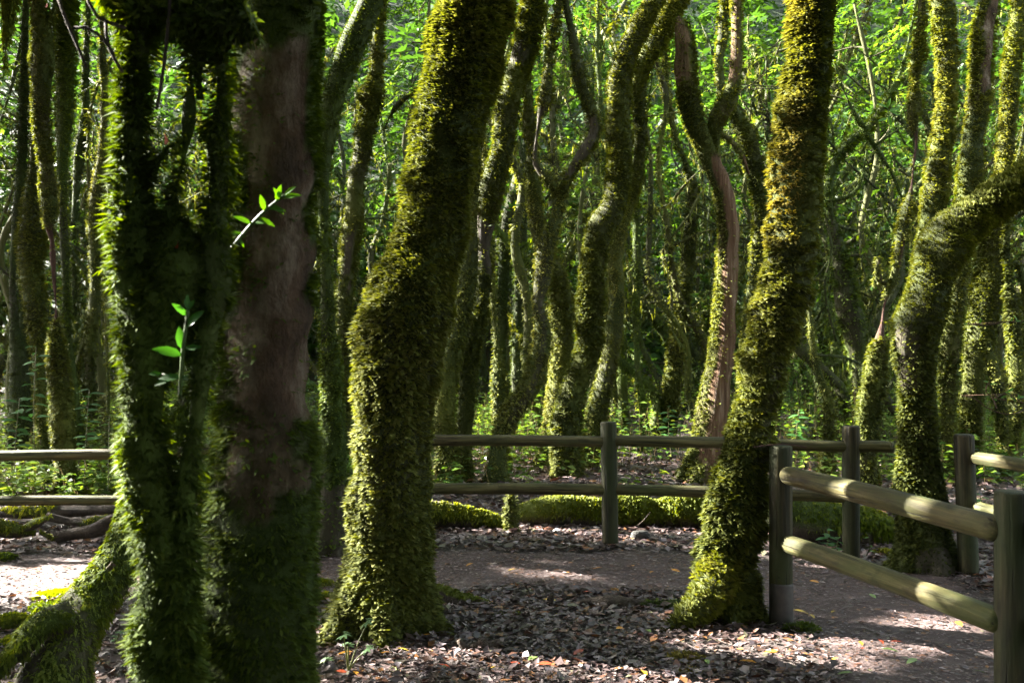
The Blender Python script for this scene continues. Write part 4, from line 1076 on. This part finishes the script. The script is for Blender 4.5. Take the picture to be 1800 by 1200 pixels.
sprout('single long leaf shoot on the left of the shaggy stems', [at(330, 668, 2.21), at(300, 662, 2.2), at(285, 658, 2.2)], [(.5, 195, 1.2), (1, 170, .8)], 'green')
sprout('tiny leafy sprig on the grey-banded trunk, with pale upper leaves', [at(872, 196, 12.6), at(876, 186, 12.55), at(886, 180, 12.5), at(898, 178, 12.5)],
       [(.2, 160, 2.2), (.4, 60, 2), (.5, 10, 2.4), (.7, 120, 2), (.9, 0, 2.6), (1., 50, 2), (.9, -40, 2)], 'bright')
sprout('little sprig with a drooping bare stalk beside the grey-banded trunk', [at(850, 398, 12.5), at(870, 394, 12.4), at(884, 380, 12.4), at(892, 366, 12.4), at(902, 362, 12.4)],
       [(.85, 160, 2), (.9, 40, 2.3), (1, 10, 2.2), (1, 70, 2), (.95, 110, 1.8), (.8, 0, 1.8)], 'bright', r=.004)
sprout('three-leaved twig glowing among the foliage left of the knobbly stem', [at(1560, 215, 10.5), at(1562, 200, 10.5), at(1560, 190, 10.5)],
       [(.3, 190, 3), (.5, -80, 3), (.8, 20, 3.2), (1., 150, 3), (1., 80, 2.5), (.9, -20, 3)], 'bright', r=.004)
# twig on the right
rt = empty('leafy_twig', at(1800, 722, 6.4), 'bare thin twigs with a few bright leaves reaching in from the right edge', 'twig')
for pts in ([(1850, 690), (1800, 722), (1765, 727), (1735, 716), (1712, 700), (1690, 695)], [(1752, 718), (1745, 700), (1732, 686), (1738, 672)], [(1830, 712), (1790, 705), (1770, 690), (1748, 700)], [(1840, 560), (1800, 565), (1768, 566), (1735, 571), (1700, 570)]):
    K = [(*at(a, b, 6.4), .0028) for a, b in pts]; tb = Tube(K, .03, .05, 10, 0, 10, 5); V, Q, D, e = tb.grid(5)
    mesh_np('stem', V, Q, 4, M['bark_grey'], True, {'mossy': np.zeros(len(V)), 'mosscol': np.zeros((len(V), 3))}, rt)
for (a, b, ang, sc) in ((1738, 672, 160, .9), (1740, 676, 20, 1), (1745, 700, -20, .8), (1770, 690, 40, 1.3), (1778, 694, 150, 1.2), (1786, 700, 20, 1.4), (1792, 702, 100, 1), (1776, 698, -30, 1.1), (1800, 700, 60, 1.2), (1770, 696, 190, 1), (1722, 570, 80, 1), (1775, 566, 60, .9), (1783, 565, 10, 1.1), (1788, 563, 120, 1), (1795, 565, -20, 1.1), (1702, 570, 170, .8)):
    aa = R(ang); put_leaf(LM['bright'], rt, at(a, b, 6.4), (math.cos(aa), -.2, math.sin(aa)), (0, -.7, .7), sc)

# palmate seedlings in front of the central trunk
def seedling(px, py, top, label, n=3, sc=1.0, kind='palm'):
    d = gd(py); b = at(px, py, d); root = empty('seedling', b, label, 'plant', 'seedlings on the leaf litter')
    for i in range(n):
        tx, ty = top[i % len(top)]
        t = at(tx, ty, d + rng.uniform(-.12, .12))
        _, tb = stem(root, [b, b * .5 + t * .5 + np.array([0, 0, .015]), t], .0018, (.12, .13, .03))
        yaw = rng.uniform(0, 6.28)
        put_leaf(LM[kind], root, t, (math.cos(yaw), math.sin(yaw), rng.uniform(-.1, .2)), (rng.uniform(-.3, .3), -.35 + rng.uniform(-.2, .2), 1), sc * rng.uniform(.8, 1.15))
seedling(612, 1180, [(645, 1095), (604, 1118), (645, 1142), (612, 1134)], 'spindly seedling with three hand-shaped leaves, below the foot of the central trunk', 4, 1.0)
seedling(530, 1190, [(575, 1160), (552, 1098), (540, 1142)], 'pale seedling at the right edge of the foreground trunk', 3, .95)
seedling(698, 1180, [(692, 1174), (703, 1184)], 'tiny pale seedling alone on the litter near the bottom edge', 2, .6)
seedling(205, 1130, [(212, 1112), (200, 1122), (216, 1130)], 'small fresh green seedling right of the arching limb', 3, .7)
seedling(228, 1178, [(238, 1172), (222, 1165)], 'seedling between the arching limb and the shaggy stems', 2, .8)
def herb(px, py, hpx, n, label, sc=1.0, kind='teal', group=None, d=None):
    d = d or gd(py); b = at(px, py, d); h = hpx * d / F
    root = empty('herb_plant', b, label, 'plant', group)
    _, tb = stem(root, [b, b + np.array([rng.uniform(-.04, .04), 0, h * .5]), b + np.array([rng.uniform(-.07, .07), 0, h])], .0025, (.10, .10, .04))
    for i in range(n):
        p = tb.C[min(int((.35 + .65 * i / max(n - 1, 1)) * (tb.n - 1)), tb.n - 1)]
        yaw = i * 2.4 + rng.uniform(-.3, .3)
        put_leaf(LM[kind], root, p, (math.cos(yaw), math.sin(yaw), rng.uniform(-.15, .35)), (rng.uniform(-.2, .2), -.3, 1), sc * rng.uniform(.8, 1.25))
herb(1448, 972, 40, 9, 'broad-leaved herb between the dark rotting log and the near fence', 1.5)
herb(1470, 978, 34, 8, 'second broad-leaved herb left of the far fence end post, beside the first', 1.5)
herb(1522, 978, 34, 5, 'young herb with three leaves right of the far fence end post', 1.1, 'bright')
herb(1590, 955, 36, 5, 'herb peeping out at the left of the arching trunk\'s foot', 1.3, 'bright')
herb(1670, 930, 40, 7, 'bright herb between the arching trunk and the right fence post', 1.5, 'bright')
herb(1725, 910, 40, 7, 'herb just right of the right fence post', 1.5, 'teal')
herb(1400, 800, 80, 12, 'leafy shrub shoot above the rail, right of the lit leaning trunk', 2.2, 'teal', d=11.2)
herb(60, 800, 190, 16, 'tall thin herb with paired leaves above the left rail', 2.4, 'teal', d=10.5)
herb(25, 830, 130, 14, 'tall herb at the left edge above the rail', 2.4, 'teal', d=10.3)
herb(148, 850, 165, 18, 'leafy young plant above the left rail, between the mossy trunks', 2.6, 'teal', d=10.4)
herb(190, 860, 130, 12, 'drooping young plant at the right end of the left rail', 2.2, 'bright', d=10.2)
herb(1180, 800, 85, 12, 'pale shrub shoot catching the sun behind the right rail', 2.4, 'teal', d=12.5)
herb(1300, 870, 40, 6, 'herb at the foot of the dead snag', 1.6, 'bright', d=11.2)

# coloured fallen leaves one can count
pal_l = [((.45, .20, .02), 'orange'), ((.32, .05, .015), 'red'), ((.40, .27, .03), 'yellow'), ((.16, .24, .06), 'green')]
fm = [mesh_only(leaf_mesh('fallen_leaf', .075, .03, c, .15)) for c, _ in pal_l]
for me in fm: me.materials[0] = M['litter']
spots_l = [(1440, 1027, 0), (1425, 1080, 2), (1510, 1128, 0), (1462, 1078, 2), (1545, 1124, 1), (1566, 1128, 1), (1515, 1140, 1), (1580, 1147, 3), (1632, 1068, 0), (1680, 1094, 0), (1612, 1160, 3), (1460, 1166, 2), (1370, 1150, 0),
           (1110, 1005, 0), (1042, 1013, 0), (1088, 1044, 0), (1098, 1110, 0), (972, 1172, 1), (955, 1060, 2), (1008, 1156, 1), (1128, 1180, 2), (1130, 1110, 3), (980, 1146, 3), (945, 1158, 3), (1040, 1048, 1), (1500, 1186, 3), (1712, 1178, 3),
           (620, 1146, 0), (688, 1148, 0), (720, 1146, 2), (628, 1186, 0), (862, 1178, 2), (640, 1034, 1), (832, 1000, 0), (1000, 945, 0), (870, 937, 1), (850, 940, 0), (795, 938, 2), (1024, 940, 2), (1395, 1072, 2), (1540, 1055, 3), (1330, 1172, 0), (1290, 1160, 1), (915, 1168, 1), (1240, 1165, 3),
           (770, 1168, 1), (590, 1178, 1), (1180, 1010, 0), (1150, 1015, 0), (910, 1010, 2), (745, 1120, 0), (708, 1118, 0)]
for (px, py, ci) in spots_l:
    d = gd(py); p = at(px, py, d)
    o = bpy.data.objects.new('fallen_leaf', fm[ci]); S.collection.objects.link(o)
    o.location = (p[0], p[1], float(gz(np.array([p[0]]), np.array([p[1]]))[0]) + .022 + .01 * rng.random())
    o.rotation_euler = (rng.uniform(-.3, .3), rng.uniform(-.35, .1), rng.uniform(0, 6.28))
    sc = rng.uniform(.8, 1.25); o.scale = (sc, sc, sc)
    cn = pal_l[ci][1]
    tag(o, f'{cn} fallen leaf lying loose on the brown leaf litter', 'leaf', f'{cn} fallen leaves')
# leaf caught in the fork
for (px, py, d, ci, lb) in ((290, 235, 2.22, 1, 'rust-red dead leaf caught in the upper fork of the shaggy stems'), (312, 425, 2.28, 1, 'dry leaf caught in the lower fork of the shaggy stems'), (83, 6, 11.3, 1, 'red leaf on top of the club-shaped trunk at the left')):
    p = at(px, py, d); o = bpy.data.objects.new('fallen_leaf', fm[ci]); S.collection.objects.link(o)
    o.location = p; o.rotation_euler = (1.0, .4, .8 + px); tag(o, lb, 'leaf')
    o.scale = (.55, .55, .55) if d < 5 else (1, 1, 1)

# ================================================================== LEAF LITTER
LIT = np.array([(.085, .058, .055), (.115, .080, .078), (.06, .036, .028), (.17, .13, .125), (.11, .05, .03), (.26, .21, .20), (.05, .040, .046), (.19, .085, .03), (.13, .12, .07)])
LITP = np.array([.22, .20, .16, .11, .12, .05, .08, .05, .02])
def litter(x0, x1, y0, y1, dens, size, name_seed, two=False):
    g = np.random.default_rng(name_seed)
    n = int((x1 - x0) * (y1 - y0) * dens)
    x = g.uniform(x0, x1, n); y = g.uniform(y0, y1, n)
    k = np.abs(x) < .56 * y + .6
    x, y = x[k], y[k]
    pp = path_amount(x, y); pt = np.stack([x, y, 0 * x], 1)
    keep = g.random(len(x)) < np.where(pp > .5, .66 + .30 * sn(pt, 2.0, 53), np.clip(.85 + .3 * sn(pt, 3.0, 52), 0, 1))
    x, y, pp = x[keep], y[keep], pp[keep]; n = len(x)
    sz = size * np.clip(np.exp(g.normal(-.12, .42, n)), .3, 2.0) * np.where(pp > .5, .60, 1)
    a = g.uniform(0, 6.283, n); ti = g.normal(0, .22, n) * np.where(pp > .5, .35, 1); ro = g.normal(0, .3, n) * np.where(pp > .5, .35, 1)
    D = np.stack([np.cos(a) * np.cos(ti), np.sin(a) * np.cos(ti), np.sin(ti)], 1)
    Wv = np.stack([-np.sin(a), np.cos(a), np.tan(np.clip(ro, -1.2, 1.2))], 1); Wv = unit(Wv - D * (Wv * D).sum(1, keepdims=True)); N = np.cross(D, Wv)
    z = gz(x, y) + np.where(pp > .5, .011 + .006 * g.random(n), .006 + .026 * g.random(n))
    P = np.stack([x, y, z], 1); s_ = sz[:, None]; w = s_ * g.uniform(.2, .33, n)[:, None]; cur = s_ * g.uniform(-.05, .20, n)[:, None] * np.where(pp > .5, .4, 1)[:, None]
    fo = w * g.uniform(-.1, .6, n)[:, None]
    off = g.uniform(-.1, .1, n)[:, None] * s_
    V = np.stack([P - D * s_ * .5 + N * cur, P + Wv * w + N * fo + D * off, P + D * s_ * .5 + N * cur, P - Wv * w + N * fo + D * off, P - N * 0], 1).reshape(-1, 3)
    b = np.arange(n)[:, None] * 5
    T = np.concatenate([b + np.array([0, 4, 1]), b + np.array([1, 4, 2]), b + np.array([2, 4, 3]), b + np.array([3, 4, 0])])
    if two: T = np.concatenate([b + np.array([0, 3, 1]), b + np.array([1, 3, 2])])
    c = LIT[g.choice(len(LIT), n, p=LITP / LITP.sum())] * (g.uniform(.7, 1.3, n) * np.where(pp > .5, 1.1, .88))[:, None]
    return V, T, np.repeat(c, 5, 0)
parts = [litter(-3.2, 3.2, 4.5, 5.8, 2350, .043, 1), litter(-4.4, 4.4, 5.8, 7.6, 1650, .048, 2), litter(-5.2, 5.2, 7.6, 9.6, 1300, .06, 4, True), litter(-8, 8, 9.6, 16, 400, .085, 3, True)]
VV, TT, CC = [], [], []; off = 0
for v, t, c in parts:
    VV.append(v); TT.append(t + off); CC.append(c); off += len(v)
o = mesh_np('leaf_litter', np.concatenate(VV), np.concatenate(TT), 3, M['litter'], False, {'col': np.concatenate(CC)})
tag(o, 'brown and purplish dead leaves carpeting the forest floor', 'leaf litter', kind='stuff')
# small twigs strewn
g = np.random.default_rng(5); n = 900
x = g.uniform(-3.5, 3.5, n); y = g.uniform(3, 10, n); a = g.uniform(0, 6.28, n); Ls = g.uniform(.04, .22, n)
P = np.stack([x, y, gz(x, y) + .022], 1); D = np.stack([np.cos(a), np.sin(a), g.normal(0, .12, n)], 1); Wv = np.stack([-np.sin(a), np.cos(a), 0 * a], 1) * .0025; U = np.array([0, 0, .003])
A = P - D * Ls[:, None] / 2; B = P + D * Ls[:, None] / 2
V = np.stack([A - Wv, A + U, A + Wv, B - Wv, B + U, B + Wv], 1).reshape(-1, 3); b = np.arange(n)[:, None] * 6
Q = np.concatenate([b + np.array([0, 1, 4, 3]), b + np.array([1, 2, 5, 4])])
o = mesh_np('twig_debris', V, Q, 4, M['litter'], False, {'col': np.repeat(np.array([(.05, .035, .028)]) * g.uniform(.5, 2.4, (n, 1)), 6, 0)})
tag(o, 'short dead twigs strewn over the leaf litter', 'twigs', kind='stuff')

# ================================================================== BACKGROUND TREES
def free_tree(x, y, h, r, g, label, group, pal, nb=4, leaves=900, lsize=.085, dens=1500, L=.06, low=2.4, lo=.15, hi=1, wig=.36):
    z0 = float(gz(np.array([x]), np.array([y]))[0])
    K = []; p = np.array([x, y, z0 - .2]); dirv = np.array([g.normal(0, .12), g.normal(0, .1), 1.0]); n = 8
    for i in range(n + 1):
        f = i / n
        K.append((*p, r * (1.15 - .65 * f) * (1.3 if i == 0 else 1)))
        dirv = unit(dirv + np.array([g.normal(0, wig), g.normal(0, .24), .36])); p = p + dirv * h / n
    root = empty('mossy_tree', (x, y, z0), label, 'tree', group)
    tubes = [(Tube(K, .24, .1, 2.5, .012, 9, int(g.integers(2000, 8000)), .04), 'trunk', 9)]
    ends = []
    for b in range(nb):
        f = g.uniform(.22, .95); j = int(f * (len(tubes[0][0].C) - 1)); q = tubes[0][0].C[j].copy(); rr = tubes[0][0].r[j] * g.uniform(.35, .6)
        az = g.uniform(0, 6.28); dv = unit(np.array([math.cos(az), math.sin(az) * .8, g.uniform(-.1, .8)])); KB = []
        ll = g.uniform(.9, 3.3)
        for i in range(6):
            KB.append((*q, rr * (1 - .13 * i)))
            dv = unit(dv + np.array([g.normal(0, .42), g.normal(0, .3), g.normal(.14, .3)])); q = q + dv * ll / 5
        tubes.append((Tube(KB, .24, .1, 4, .01, 9, int(g.integers(2000, 8000))), 'branch', 6)); ends += [q, KB[3][:3]]
    VV, CC = [], []
    for tb, nm, ns in tubes:
        V, Q, D, e = tb.grid(ns if ns % 2 == 0 else ns + 1)
        mesh_np(nm, V, Q, 4, M['bark'], True, {'mossy': np.clip(.7 + .3 * sn(V, 3, 3), 0, 1), 'mosscol': pal_col(pal, .2 + .2 * sn(V, 3, 9))}, root)
        v, c = moss_on(tb, dens * (1 if nm == 'trunk' else 1.5), L * (1 if nm == 'trunk' else .75), pal, None, .34, .4, 1, .7, .3)
        VV.append(v); CC.append(c)
        if nm == 'branch':   # beards of moss hanging from the limb
            k = int(tb.L * 26); u = g.uniform(0, tb.n - 1.01, k); P, Dn, _ = tb.ev(u, np.full(k, math.pi / 2) + g.normal(0, .5, k))
            hl = g.uniform(.05, .28, k) * g.random(k); w = g.uniform(.006, .016, k)
            aa = g.uniform(0, 6.28, k); Wv = np.stack([np.cos(aa), np.sin(aa), 0 * aa], 1) * w[:, None]
            c0 = tb.C[np.clip(u.astype(int), 0, tb.n - 1)]; tip = c0 + np.array([0, 0, -1.]) * (hl + tb.r[0])[:, None] + g.normal(0, .015, (k, 3)); mid = c0 * .6 + tip * .4
            VV.append(np.stack([c0, mid + Wv, tip, mid - Wv], 1).reshape(-1, 3)); CC.append(np.repeat(pal_col(pal, g.uniform(.3, .9, k)), 4, 0))
    V = np.concatenate(VV)
    tag(mesh_np('moss', V, quads_idx(len(V) // 4), 4, M['moss'], False, {'col': np.concatenate(CC)}, root), kind='stuff')
    # crown: leaf sprays round the limb ends and the top
    top = tubes[0][0].C[-1]
    cs = [np.array(e) for e in ends if e[2] > low] + [top + g.normal(0, .7, 3) for _ in range(4)]
    per = max(1, leaves // len(cs) // 8); P = []
    for c in cs:
        sg = g.uniform(.25, .6)
        P.append(c + g.normal(0, 1, (per, 3)) * np.array([sg, sg, sg * .5]))
    P = np.concatenate(P); P = P[P[:, 2] > low * .7]
    leaf_obj('crown', P, lsize, root, lo, hi, spray=8)
    return root

g = np.random.default_rng(21)
BGL = 'slim crooked mossy tree deep in the forest, half lost behind nearer trunks'
BGG = 'crooked trees far back in the forest'
cells = []
for y in np.arange(16.5, 34, 1.55):
    half = .53 * y + .5; k = max(4, int(half * 2 / (1.7 + .02 * y)))
    for i in range(k):
        cells.append((-half + (i + .5) * 2 * half / k + g.normal(0, .55), y + g.uniform(-.7, .7)))
g.shuffle(cells)
cells = [c for c in cells if not in_sun_line(*c)]
print('CELLS', len(cells))
NAMED = [(25, 'dark left-edge trunk'), (64, 'bulging left trunk'), (100, 'club-shaped trunk'), (160, 'left-gap trunk'), (250, 'shaggy stems'), (580, 'half-hidden slim trunk'), (604, 'knob-topped trunk'), (705, 'central trunk'),
         (834, 'grey-banded trunk'), (946, 'tuning-fork tree'), (985, 'pale crossed trunk'), (1036, 'S-curved tree'), (1076, 'sunlit-elbow trunk'), (1190, 'broken-topped trunk'), (1272, 'dead snag'), (1350, 'lit leaning trunk'),
         (1431, 'short bent stem'), (1500, 'swollen dark trunk'), (1545, 'knobbly stem'), (1609, 'arching trunk'), (1675, 'grey-strip trunk'), (1720, 'golden-green trunk'), (1786, 'far right stem')]
ORD = ['first', 'second', 'third', 'fourth', 'fifth', 'sixth', 'seventh']
chosen = cells[:126]; LABELS = {}
for (pa_, na), (pb_, nb_) in zip(NAMED[:-1], NAMED[1:]):
    if nb_ == 'half-hidden slim trunk': continue
    inn = sorted([(900 + F * c[0] / c[1], c) for c in chosen if c[1] < 25 and pa_ + 16 < 900 + F * c[0] / c[1] < pb_ - 16])
    for q, (px_, c) in enumerate(inn[:7]):
        LABELS[c] = f'far trunk, {ORD[q]} from the left between the {na} and the {nb_}'
for (x, y) in chosen:
    free_tree(x, y, g.uniform(6.5, 10.5), g.uniform(.045, .125), g, LABELS.get((x, y), BGL), BGG, ['olive', 'olive', 'green', 'dark'][int(g.integers(4))], nb=int(g.integers(8, 13)), leaves=420, lsize=.085 + .0022 * y, lo=.05, hi=.72, dens=500 if y < 24 else 280, L=.085, low=2.2)

# slim twisting trunks in the nearer gaps
g2 = np.random.default_rng(314); near = []
for _ in range(400):
    y = g2.uniform(14.6, 18.5); x = g2.uniform(-.5, .5) * y
    if len(near) < 20 and not in_sun_line(x, y, .35): near.append((x, y))
NL = {}
for (pa_, na), (pb_, nb_) in zip(NAMED[:-1], NAMED[1:]):
    inn = sorted([(900 + F * c[0] / c[1], c) for c in near if pa_ + 8 < 900 + F * c[0] / c[1] < pb_ - 8])
    for q, (px_, c) in enumerate(inn[:7]):
        NL[c] = f'slender stem, {ORD[q]} from left in the gap between {na} and {nb_}' if len(inn) > 1 else f'lone slender twisting stem in the gap between {na} and {nb_}'
for cnt, (x, y) in enumerate(near):
    free_tree(x, y, g2.uniform(6.5, 9), g2.uniform(.04, .085), g2, NL.get((x, y), 'slender twisting mossy stem close behind the nearer trunks, mostly hidden by one'), 'slender twisting stems behind the nearer trunks', ['olive', 'green', 'olive', 'dark'][cnt % 4], nb=6, leaves=160, lsize=.1, lo=.05, hi=.7, dens=900, L=.06, low=3.0, wig=.55)

# shrubs
def shrub(x, y, h, w, n, g, label, group, lsize, lo, hi):
    z0 = float(gz(np.array([x]), np.array([y]))[0]); root = empty('shrub', (x, y, z0), label, 'shrub', group)
    VV = []; P = []
    for s_ in range(int(g.integers(5, 9))):
        q = np.array([x + g.normal(0, .12), y + g.normal(0, .12), z0 - .05]); dv = unit(np.array([g.normal(0, .35), g.normal(0, .35), 1])); K = []
        hh = h * g.uniform(.6, 1.05)
        for i in range(5):
            K.append((*q, .014 * (1 - .18 * i)))
            if i >= 1: 
                m = max(1, int(n / 30 / 8))
                P.append(q + g.normal(0, 1, (m, 3)) * np.array([w * .30, w * .30, h * .10]))
            dv = unit(dv + np.array([g.normal(0, .25), g.normal(0, .25), .1])); q = q + dv * hh / 4
        tb = Tube(K, .2, .1, 3, 0, 5, 77); V, Q, D, e = tb.grid(4)
        mesh_np('stem', V, Q, 4, M['bark'], True, {'mossy': np.full(len(V), .35), 'mosscol': pal_col('olive', np.full(len(V), .3))}, root)
    P = np.concatenate(P); P = P[P[:, 2] > z0 + .05]
    leaf_obj('foliage', P, lsize, root, lo, hi, spray=8)
for i in range(34):
    y = g.uniform(17, 31); x = g.uniform(-.53, .53) * y
    shrub(x, y, g.uniform(1.0, 3.4), g.uniform(.9, 1.8), 1100, g, 'leafy laurel shrub with bright leaves between the far trunks', 'laurel shrubs between the far trunks', .08 + .0015 * y, .1, .85)
# bright leafy sprays high right and high centre
for (px, py, d, w, n, lb) in ((1540, 130, 17, 2.0, 3200, 'tall leafy tree with fresh green sprays, upper right between the trunks'), (1360, 180, 19, 1.3, 1500, 'leafy tree with lit yellow-green sprays behind the lit leaning trunk'),
                              (720, 110, 17, 1.1, 1500, 'leafy tree with dark green sprays behind the central trunk'), (30, 200, 15.5, 1.2, 1800, 'leafy tree with glossy dark leaves at the left edge'), (175, 130, 17, 1.1, 1300, 'leafy tree with glossy leaves seen through the left-hand gap'),
                              (1790, 420, 18, 1.0, 1300, 'leafy tree with bright leaves at the right edge beside the sky gap'), (1030, 300, 20, 1.0, 900, 'leafy tree far behind the forked tree')):
    c = at(px, py, d); x, y = c[0], c[1]
    root = empty('laurel_tree', (x, y, 0), lb, 'tree')
    K = [(x + g.normal(0, .25) * (i > 0), y + .3, -.2 + i * (c[2] + 1.5) / 6, .09 * (1 - .12 * i)) for i in range(7)]
    tb = Tube(K, .15, .1, 3, .01, 8, int(px)); V, Q, D, e = tb.grid(8)
    mesh_np('trunk', V, Q, 4, M['bark'], True, {'mossy': np.full(len(V), .6), 'mosscol': pal_col('olive', np.full(len(V), .3))}, root)
    P = []
    nc = 26
    for i in range(nc):
        a = c + g.normal(0, 1, 3) * np.array([w * .6, .6, w * .55]); b = np.array([x, y + .3, a[2] - g.uniform(.1, .5)])
        if i % 2 == 0:
            tbb = Tube([(*b, .016), (*(a * .5 + b * .5 + g.normal(0, .1, 3)), .012), (*a, .005)], .15, .1, 3, 0, 8, 5); V, Q, D, e = tbb.grid(4)
            mesh_np('branch', V, Q, 4, M['bark'], True, {'mossy': np.full(len(V), .3), 'mosscol': pal_col('olive', np.full(len(V), .3))}, root)
        P.append(a + g.normal(0, 1, (n // nc // 9, 3)) * np.array([.32, .32, .14]))
    leaf_obj('crown', np.concatenate(P), .11, root, .3, 1, spray=9)

# undergrowth behind the fence
def undergrowth():
    g = np.random.default_rng(77)
    n = 7400
    y = 11.2 + 13 * g.random(n) ** 1.3; x = g.uniform(-.56, .56, n) * y
    pt = np.stack([x, y, 0 * x], 1)
    dn = np.clip(.35 + .5 * sn(pt, .9, 91) + (y > 13.2) * .35, .03, 1)
    dn *= np.where((y < 12.9) & (np.abs(x - 1.6) < 2.2), .2, 1)
    k = g.random(n) < dn; x, y = x[k], y[k]; n = len(x)
    z = gz(x, y); h = g.uniform(.22, .95, n) * np.clip((y - 10) / 4, .5, 1.1)
    lean = g.normal(0, .12, (n, 2))
    VL, PL, DL = [], [], []
    nl = 9
    for i in range(nl):
        f = .35 + .65 * (i + g.random(n)) / nl
        a = g.uniform(0, 6.28, n)
        p = np.stack([x + lean[:, 0] * f, y + lean[:, 1] * f, z + h * f], 1)
        PL.append(p + np.stack([np.cos(a), np.sin(a), 0 * a], 1) * .03); DL.append(np.stack([np.cos(a), np.sin(a), g.uniform(-.35, .25, n)], 1))
    P = np.concatenate(PL); D = np.concatenate(DL)
    V = leaf_quads(P, .10, up=.75, ratio=.55, dirs=D)
    C = np.repeat(leaf_cols(len(P), .35, 1, pos=P), 4, 0)
    A = np.stack([x, y, z - .02], 1); B = np.stack([x + lean[:, 0], y + lean[:, 1], z + h], 1); w = np.array([.003, 0, 0])
    SV = np.stack([A - w, A + w, B + w * .5, B - w * .5], 1).reshape(-1, 3)
    V = np.concatenate([V, SV]); C = np.concatenate([C, np.tile(np.array([(.09, .075, .035)]), (len(SV), 1))])
    tag(mesh_np('undergrowth', V, quads_idx(len(V) // 4), 4, M['leaf'], False, {'col': C}), 'bright green low herbs carpeting the ground between the far trunks', 'undergrowth', kind='stuff')
undergrowth()

# far woods closing the view
def far_woods():
    g = np.random.default_rng(88)
    n = 11500
    y = 31 + 38 * g.random(n) ** 1.3; x = g.uniform(-.60, .60, n) * y; z = 9 * g.random(n) ** 1.2
    P = np.stack([x, y, z], 1)
    q = sn(P, .75, 95) + .7 * sn(P, 1.9, 96)
    P = P[q > -.4 + .5 * np.clip((z - 6) / 3, 0, 1)]
    P[:, 2] += gz(P[:, 0], P[:, 1])
    leaf_obj('distant_woods', P, .50, None, .0, .36, gaps=False, spray=9)
    o = bpy.data.objects['distant_woods']; tag(o, 'mass of leafy forest closing the view far behind', 'woods')
far_woods()

# ================================================================== CANOPY overhead and round about
def canopy():
    g = np.random.default_rng(99)
    n = 50000
    x = g.uniform(-17, 18, n); y = g.uniform(-9, 33, n); z = np.maximum(6.2, 1.95 + .385 * y) + 5 * g.random(n)
    infr = np.abs(x) < .56 * y + 1.0
    k = (~infr) | (z > 1.95 + .385 * y)
    P = np.stack([x, y, z], 1)
    q = sn(P, 1.1, 97) + .5 * sn(P, 2.6, 98)
    glade = (np.abs(x - .5) < 4.2) & (y > 3.4) & (y < 12)
    P = P[k & (q > -.45) & ~(glade & (g.random(n) < .8))]
    # crowns added out of view, towards the sun, to keep the glade in shade
    def shade(n, x0, x1, y0, y1, zt, za, zb):
        t = np.stack([g.uniform(x0, x1, n), g.uniform(y0, y1, n), g.uniform(0, zt, n)], 1)
        z = g.uniform(za, zb, n); Q = t + SUND * ((z - t[:, 2]) / SUND[2])[:, None] + g.normal(0, .15, (n, 3))
        inf = np.abs(Q[:, 0]) < .56 * Q[:, 1] + 1.0
        return Q[(~inf) | (Q[:, 2] > 1.95 + .385 * Q[:, 1])]
    P = np.concatenate([P, shade(84000, -6.5, 8, 0, 14.5, 4, 6.2, 11.5), shade(18000, -10, 10, -8, 0, 4, 6.2, 10)])
    # lower leaf masses to the right and, more openly, to the left, outside the view
    n2 = 20000
    x = np.concatenate([g.uniform(-22, -5, n2), g.uniform(3.5, 14, n2)]); y = g.uniform(-4, 26, 2 * n2)
    z = g.uniform(.4, 6.5, 2 * n2)
    out = (np.abs(x) > .58 * np.maximum(y, 0) + 1.6)
    W2 = np.stack([x, y, z], 1); W2 = W2[out & (x > 6.0) & (z > 2.0) & (sn(W2, 1.2, 93) > -.3)]
    # unseen leaf walls and roof added round the viewer to cut front light
    n3 = 14000
    B = np.stack([g.uniform(-15, 15, n3), g.uniform(-8, -2.2, n3), g.uniform(.1, 9, n3)], 1)
    n4 = 20000
    B2 = np.stack([g.uniform(-8, 8, n4), g.uniform(-7, 2.0, n4), g.uniform(4.6, 8.0, n4)], 1)
    n5 = 10000
    B3 = np.stack([g.uniform(-13, -4.2, n5), g.uniform(-6, 1.6, n5), g.uniform(.1, 7, n5)], 1)
    near_wall = np.concatenate([B, B2, B3]); near_wall = near_wall[open_gaps(near_wall, .2)]
    far_roof = shade(46000, -17, 17, 16, 34, 7, 8.5, 17)  # unseen leaves added high up to shade the far trees
    P = P[open_gaps(P, .11)]; W2 = W2[open_gaps(W2, .11)]
    tops = np.array([t[0][:2] for t in TOPS])
    dist = np.full(len(P), 1e9); who = np.zeros(len(P), int)
    for i, t in enumerate(tops):
        d = (P[:, 0] - t[0]) ** 2 + (P[:, 1] - t[1]) ** 2
        b = d < dist; dist[b] = d[b]; who[b] = i
    own = dist < 2.4 ** 2
    for i in range(len(tops)):
        sel = P[own & (who == i)]
        if len(sel) == 0: sel = TOPS[i][0] + g.normal(0, .5, (40, 3))
        leaf_obj('crown', sel, .24, TOPS[i][1], .0, .8, gaps=False)
    rest = np.concatenate([P[~own], W2])
    leaf_obj('forest_shade_leaves', rest, .28, None, .0, .45, gaps=False)
    tag(bpy.data.objects['forest_shade_leaves'], 'unseen forest leaves round the glade, thickened towards the sun to shade it', 'foliage')
    leaf_obj('light_blocking_leaves', np.concatenate([near_wall, far_roof]), .46, None, .0, .3)
    tag(bpy.data.objects['light_blocking_leaves'], 'unseen leaf walls and roof added to block light round the glade and far trees', 'foliage')
canopy()
print('TRIS', sum(len(o.data.loops) - 2 * len(o.data.polygons) for o in S.objects if o.type == 'MESH'), 'OBJ', len(S.objects))
